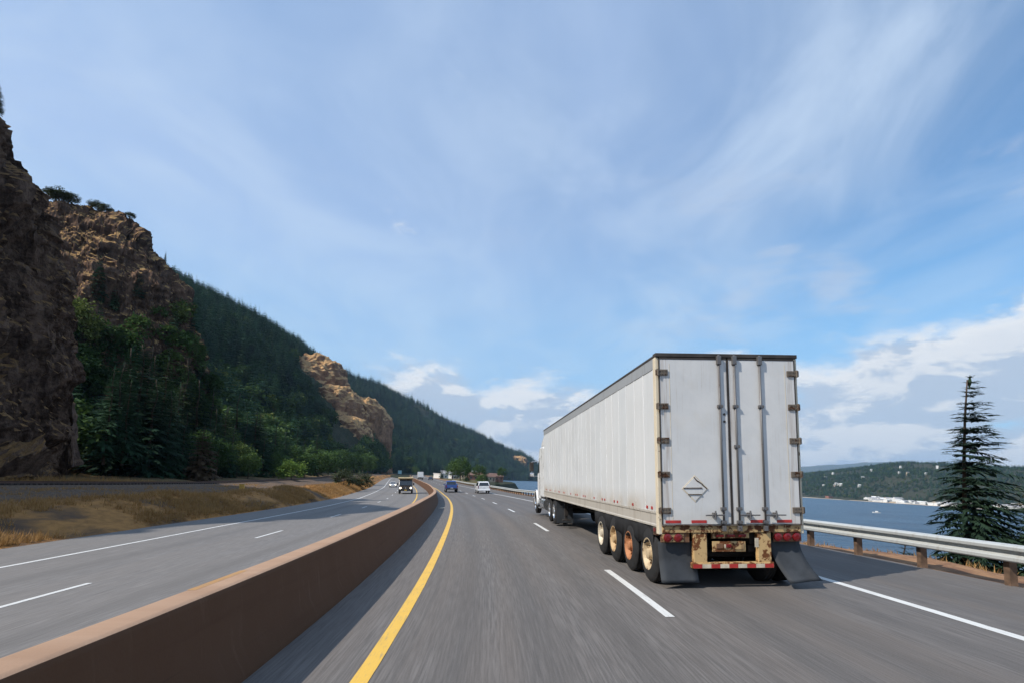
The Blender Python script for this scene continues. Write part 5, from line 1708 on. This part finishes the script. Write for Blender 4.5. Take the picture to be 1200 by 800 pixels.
# ------------------------------------------------------------------ dry grass tufts on the verge (one uncountable mass)
def grass_mass():
    r = np.random.default_rng(12)
    S_, T_, H_ = [], [], []
    s = -4 + 190 * r.random(60000) ** 1.25
    t = -16.5 - np.abs(r.normal(0, 2.6, 60000))
    k = fbm(np.stack([t, s * .55, 0 * s], 1), .28, 3, seed=33)
    ok = np.nonzero((t > -24.5) & (k > r.uniform(-.45, .05, 60000)))[0][:17000]
    S_.append(s[ok]); T_.append(t[ok]); H_.append(r.uniform(.16, .46, len(ok)))
    s = 2 + 80 * r.random(1800); S_.append(s); T_.append(-37 - np.abs(r.normal(0, 2.0, 1800))); H_.append(r.uniform(.3, .9, 1800))
    s = -2 + 120 * r.random(1500); S_.append(s); T_.append(10.6 + np.abs(r.normal(0, 1.6, 1500))); H_.append(r.uniform(.08, .28, 1500))
    s = 4 + 90 * r.random(2500); S_.append(s); T_.append(r.uniform(-31, -23, 2500)); H_.append(r.uniform(.08, .26, 2500))
    s, t, h = np.concatenate(S_), np.concatenate(T_), np.concatenate(H_)
    z = np.interp(t, *ground_profile())
    b = np.exp(-((t + 19.5) / 2.4) ** 2) * (.55 * np.clip((s - 22) / 30, 0, 1) + .25 * np.sin(s * .21) * np.clip((s - 15) / 20, 0, 1))
    P = np.stack([t, s * .6, 0 * s], 1)
    soft = (t < -16.6) & (t > -30) | (t < -36) | (t > 10)
    z = z + np.where(t < -16.6, b, 0) + np.where(soft, fbm(P, .22, 3, seed=5) * .42 + fbm(P, 1.1, 3, seed=9) * .11, 0)
    th = np.interp(s, _S, _TH)
    base = np.stack([np.interp(s, _S, _RX) + t * np.cos(th), np.interp(s, _S, _RY) + t * np.sin(th), z - .04 + np.interp(s, _ZS, _ZV)], 1)
    nb = 8
    n = len(s) * nb
    base = np.repeat(base, nb, 0); hh = np.repeat(h, nb)
    a = r.random(n) * 6.283; l = hh * r.uniform(.5, 1.15, n); ln = r.uniform(.15, .6, n)
    d = np.stack([np.cos(a) * ln, np.sin(a) * ln, np.ones(n)], 1); d /= np.linalg.norm(d, axis=1, keepdims=True)
    w = (.010 + .03 * hh)[:, None]
    sd = np.stack([-np.sin(a), np.cos(a), 0 * a], 1) * w
    b0 = base + np.stack([r.uniform(-.14, .14, n), r.uniform(-.14, .14, n), 0 * a], 1)
    tip = b0 + d * l[:, None] + np.stack([np.cos(a), np.sin(a), 0 * a], 1) * (.2 * l)[:, None]
    V = np.stack([b0 - sd, b0 + sd, tip], 1).reshape(-1, 3)
    mb = MB()
    mb.v = V.tolist()
    mb.f = np.arange(len(V)).reshape(-1, 3).tolist()
    o = mb.build('dry_grass', M['dry_grass'], mw=TILT)
    tag(o, 'dry tan grass tufts along the road verges', 'grass', kind='stuff')
grass_mass()

# ------------------------------------------------------------------ far roadside buildings beyond the bend
M['far_white'] = mat_plain('white_siding', (0.68, 0.67, 0.64), 0.6, var=0.08)
M['far_red'] = mat_plain('red_brown_siding', (0.27, 0.12, 0.085), 0.75, var=0.15)
M['far_tan'] = mat_plain('tan_siding', (0.45, 0.36, 0.26), 0.75, var=0.15)
M['far_grey'] = mat_plain('grey_roofing', (0.30, 0.30, 0.31), 0.7, var=0.15)
M['far_brown'] = mat_plain('brown_roofing', (0.17, 0.10, 0.075), 0.8, var=0.2)

def house(name, mw, w, d, h, rh, wall, roof, label, cat, group=None, win=3, detail=True, base=6.0):
    R = empty(name, mw, label, cat, group)
    mb = MB().box(-w / 2, w / 2, -d / 2, d / 2, -base, h)
    if rh > 0:
        mb.prism([(-d / 2, h), (d / 2, h), (0, h + rh)], -w / 2, w / 2, 'x')
    wl = mb.build('wall', wall, R)
    mb = MB()
    if rh > 0:
        e = .4
        for s in (-1, 1):
            a = Vector((0, s * (d / 2 + e), h - e * rh / (d / 2))); b = Vector((0, 0, h + rh + .02))
            for (za) in (0,):
                p = [(-w / 2 - e, a.y, a.z + .02), (w / 2 + e, a.y, a.z + .02), (w / 2 + e, 0, b.z), (-w / 2 - e, 0, b.z)]
                q = [(x, y, z + .18) for x, y, z in p]
                mb.poly(p if s > 0 else p[::-1]); mb.poly(q[::-1] if s > 0 else q)
                for i in range(4):
                    j = (i + 1) % 4
                    mb.poly([p[i], p[j], q[j], q[i]])
    else:
        mb.box(-w / 2 - .25, w / 2 + .25, -d / 2 - .25, d / 2 + .25, h + .002, h + .3)
    mb.build('roof', roof, R, fixn=True)
    if detail:
        for i in range(win):
            x = -w / 2 + w * (i + .5) / win
            mb = MB().box(x - .55, x + .55, -d / 2 - .05, -d / 2 - .01, h * .35, h * .35 + 1.2)
            mb.build('window', M['glass'], R)
        MB().box(w * .32 - .5, w * .32 + .5, -d / 2 - .06, -d / 2 - .012, 0, 2.0).build('door', M['far_brown'], R)
    return R

far = [(518, 330, 8.5, 3.0, 0, 'far_white', 'far_white', 'long low white building left of the round dark tree', 0.9),
       (525, 352, 9, 3.4, 1.6, 'far_red', 'far_grey', 'red brown house with grey roof left of the round dark tree', .2),
       (531, 318, 4.0, 2.8, 0, 'far_white', 'far_grey', 'small white trailer home against the round dark tree', .4),
       (556, 345, 9, 3.4, 1.7, 'far_red', 'far_brown', 'red brown house just right of the round dark tree', .3),
       (572, 385, 8, 3.0, 1.5, 'far_tan', 'far_brown', 'wide tan house with brown roof behind the white vehicle', .6),
       (548, 390, 11, 4.2, 2.0, 'far_tan', 'far_grey', 'tan house with grey roof behind the red brown house', .1),
       (580, 400, 10, 3.6, 1.8, 'far_red', 'far_brown', 'red brown house farthest right, above the water', .5)]
for px, D, w, h, rh, wm, rm, lab, tw in far:
    p = ground_d(px, D, -1.6)
    house('roadside_building', Matrix.Translation(p) @ Matrix.Rotation(tw, 4, 'Z'), w, 6, h, rh, M[wm], M[rm], lab, 'building', base=3)
# low spit of land carrying those buildings
def spit():
    mb = MB()
    pts = [ground_d(478, 150), ground_d(560, 150), ground_d(572, 230), ground_d(590, 300), ground_d(604, 380), ground_d(600, 470), ground_d(560, 620), ground_d(520, 900), ground_d(440, 900), ground_d(470, 300)]
    top = [(p.x, p.y, -2.2) for p in pts]
    n = len(pts)
    c = sum((Vector(p) for p in top), Vector()) / n
    low = [(c.x + (p[0] - c.x) * 1.12, c.y + (p[1] - c.y) * 1.05, -10.5) for p in top]
    mb.poly(top[::-1])
    for i in range(n):
        j = (i + 1) % n
        mb.poly([top[i], top[j], low[j], low[i]])
    o = mb.build('river_flat', M['forest_floor'], fixn=True)
    tag(o, kind='structure')
spit()

# ------------------------------------------------------------------ town on the far shore
rnd = random.Random(21)
def shore_z(px, D):
    p = ground_d(px, D)
    return Vector((p.x, p.y, ray_down(GS, p.x, p.y)))
def shore_line_D(px):
    xs = [760, 860, 945, 1010, 1070, 1130, 1200, 1300]
    ds = [2300, 2000, 1800, 1620, 1480, 1350, 1220, 1060]
    return float(np.interp(px, xs, ds))
kinds = [('far_white', 'far_white'), ('far_white', 'far_grey'), ('far_tan', 'far_grey'), ('far_red', 'far_brown'), ('far_grey', 'far_white')]
LAB = {0: 'white waterfront warehouse across the river', 1: 'white waterfront shed with grey roof across the river', 2: 'tan waterfront building across the river', 3: 'red brown waterfront shed across the river', 4: 'grey waterfront warehouse with pale roof across the river'}
for i in range(64):
    px = rnd.uniform(962, 1200) if i > 26 else rnd.uniform(1022, 1118)
    D = shore_line_D(px) + rnd.uniform(8, 60)
    k = 3 if (px < 1020 and rnd.random() < .75) else rnd.choice([0, 0, 1, 1, 2, 4])
    p = shore_z(px, D)
    house('waterfront_building', Matrix.Translation(p) @ Matrix.Rotation(rnd.uniform(-.5, .9), 4, 'Z'), rnd.uniform(14, 38), rnd.uniform(9, 14), rnd.uniform(3, 6.5), rnd.choice([0, 2.2, 3]), M[kinds[k][0]], M[kinds[k][1]], LAB[k], 'building', 'buildings on the far waterfront', detail=False)
HL = ['white house on the wooded bluff across the river', 'tan house on the wooded bluff across the river']
for i in range(16):
    px = rnd.uniform(945, 1125)
    q = rnd.choice([.30, .34, .38, .55, .6, .8])
    uu = int(np.argmin(np.abs((lambda Q: CX + F * Q[:, 0] / Q[:, 1])(GS[:, 40] @ np.array(TILT.to_3x3())) - px)))
    g = GS[uu, int(12 + q * 55)]
    k = 0 if rnd.random() < .7 else 1
    house('hill_house', Matrix.Translation(Vector(g) + Vector((0, -6, 4.5))) @ Matrix.Rotation(rnd.uniform(-.6, .6), 4, 'Z'), rnd.uniform(5, 9), 5.5, rnd.uniform(2.6, 3.8), 1.6, M[kinds[k * 2][0]], M['far_grey' if rnd.random() < .6 else 'far_white'], HL[k], 'house', 'houses on the far bluff', detail=False, base=12)
# pale sandy shoreline
def beach():
    mb = MB()
    for i in range(60):
        a, b = 940 + i * 4.6, 940 + (i + 1) * 4.6
        pa, pb = ground_d(a, shore_line_D(a) - 10, -8.97), ground_d(b, shore_line_D(b) - 10, -8.97)
        qa, qb = ground_d(a, shore_line_D(a) + 14, -7.3), ground_d(b, shore_line_D(b) + 14, -7.3)
        mb.quad(pa, pb, qb, qa)
    o = mb.build('beach', M['far_tan'])
    tag(o, kind='structure')
beach()
# small white boat out on the water
def boat():
    p = ground_d(1027, 420, -9.0)
    R = empty('motor_boat', Matrix.Translation(p) @ Matrix.Rotation(1.2, 4, 'Z'), 'tiny white motor boat out on the river', 'boat')
    mb = MB()
    st = [(-2.4, .95, .0), (0, 1.05, .0), (1.6, .8, .1), (2.8, .06, .3)]
    for y, w, z in st:
        mb.v += [(-w * .6, y, -.25 + z), (-w, y, .6 + z * .5), (w, y, .6 + z * .5), (w * .6, y, -.25 + z)]
    for i in range(3):
        for j in range(4):
            a, b = i * 4 + j, i * 4 + (j + 1) % 4
            mb.f.append((a, b, b + 4, a + 4))
    mb.f += [(3, 2, 1, 0), (12, 13, 14, 15)]
    mb.build('hull', M['far_white'], R, fixn=True)
    MB().box(-.7, .7, -.9, .8, .55, 1.5).build('cabin', M['far_white'], R, bevel=.1)
boat()

# ------------------------------------------------------------------ haze
def haze():
    m = bpy.data.materials.new('haze')
    m.use_nodes = True
    t = m.node_tree
    t.nodes.clear()
    v = t.nodes.new('ShaderNodeVolumePrincipled')
    v.inputs['Color'].default_value = (0.50, 0.73, 1.0, 1)
    v.inputs['Density'].default_value = 5.5e-5
    v.inputs['Anisotropy'].default_value = 0.1
    o = t.nodes.new('ShaderNodeOutputMaterial')
    t.links.new(v.outputs[0], o.inputs['Volume'])
    b = MB().box(-16000, 18000, -400, 17000, -30, 900).build('haze', m)
    tag(b, kind='stuff')
if HAZE:
    haze()
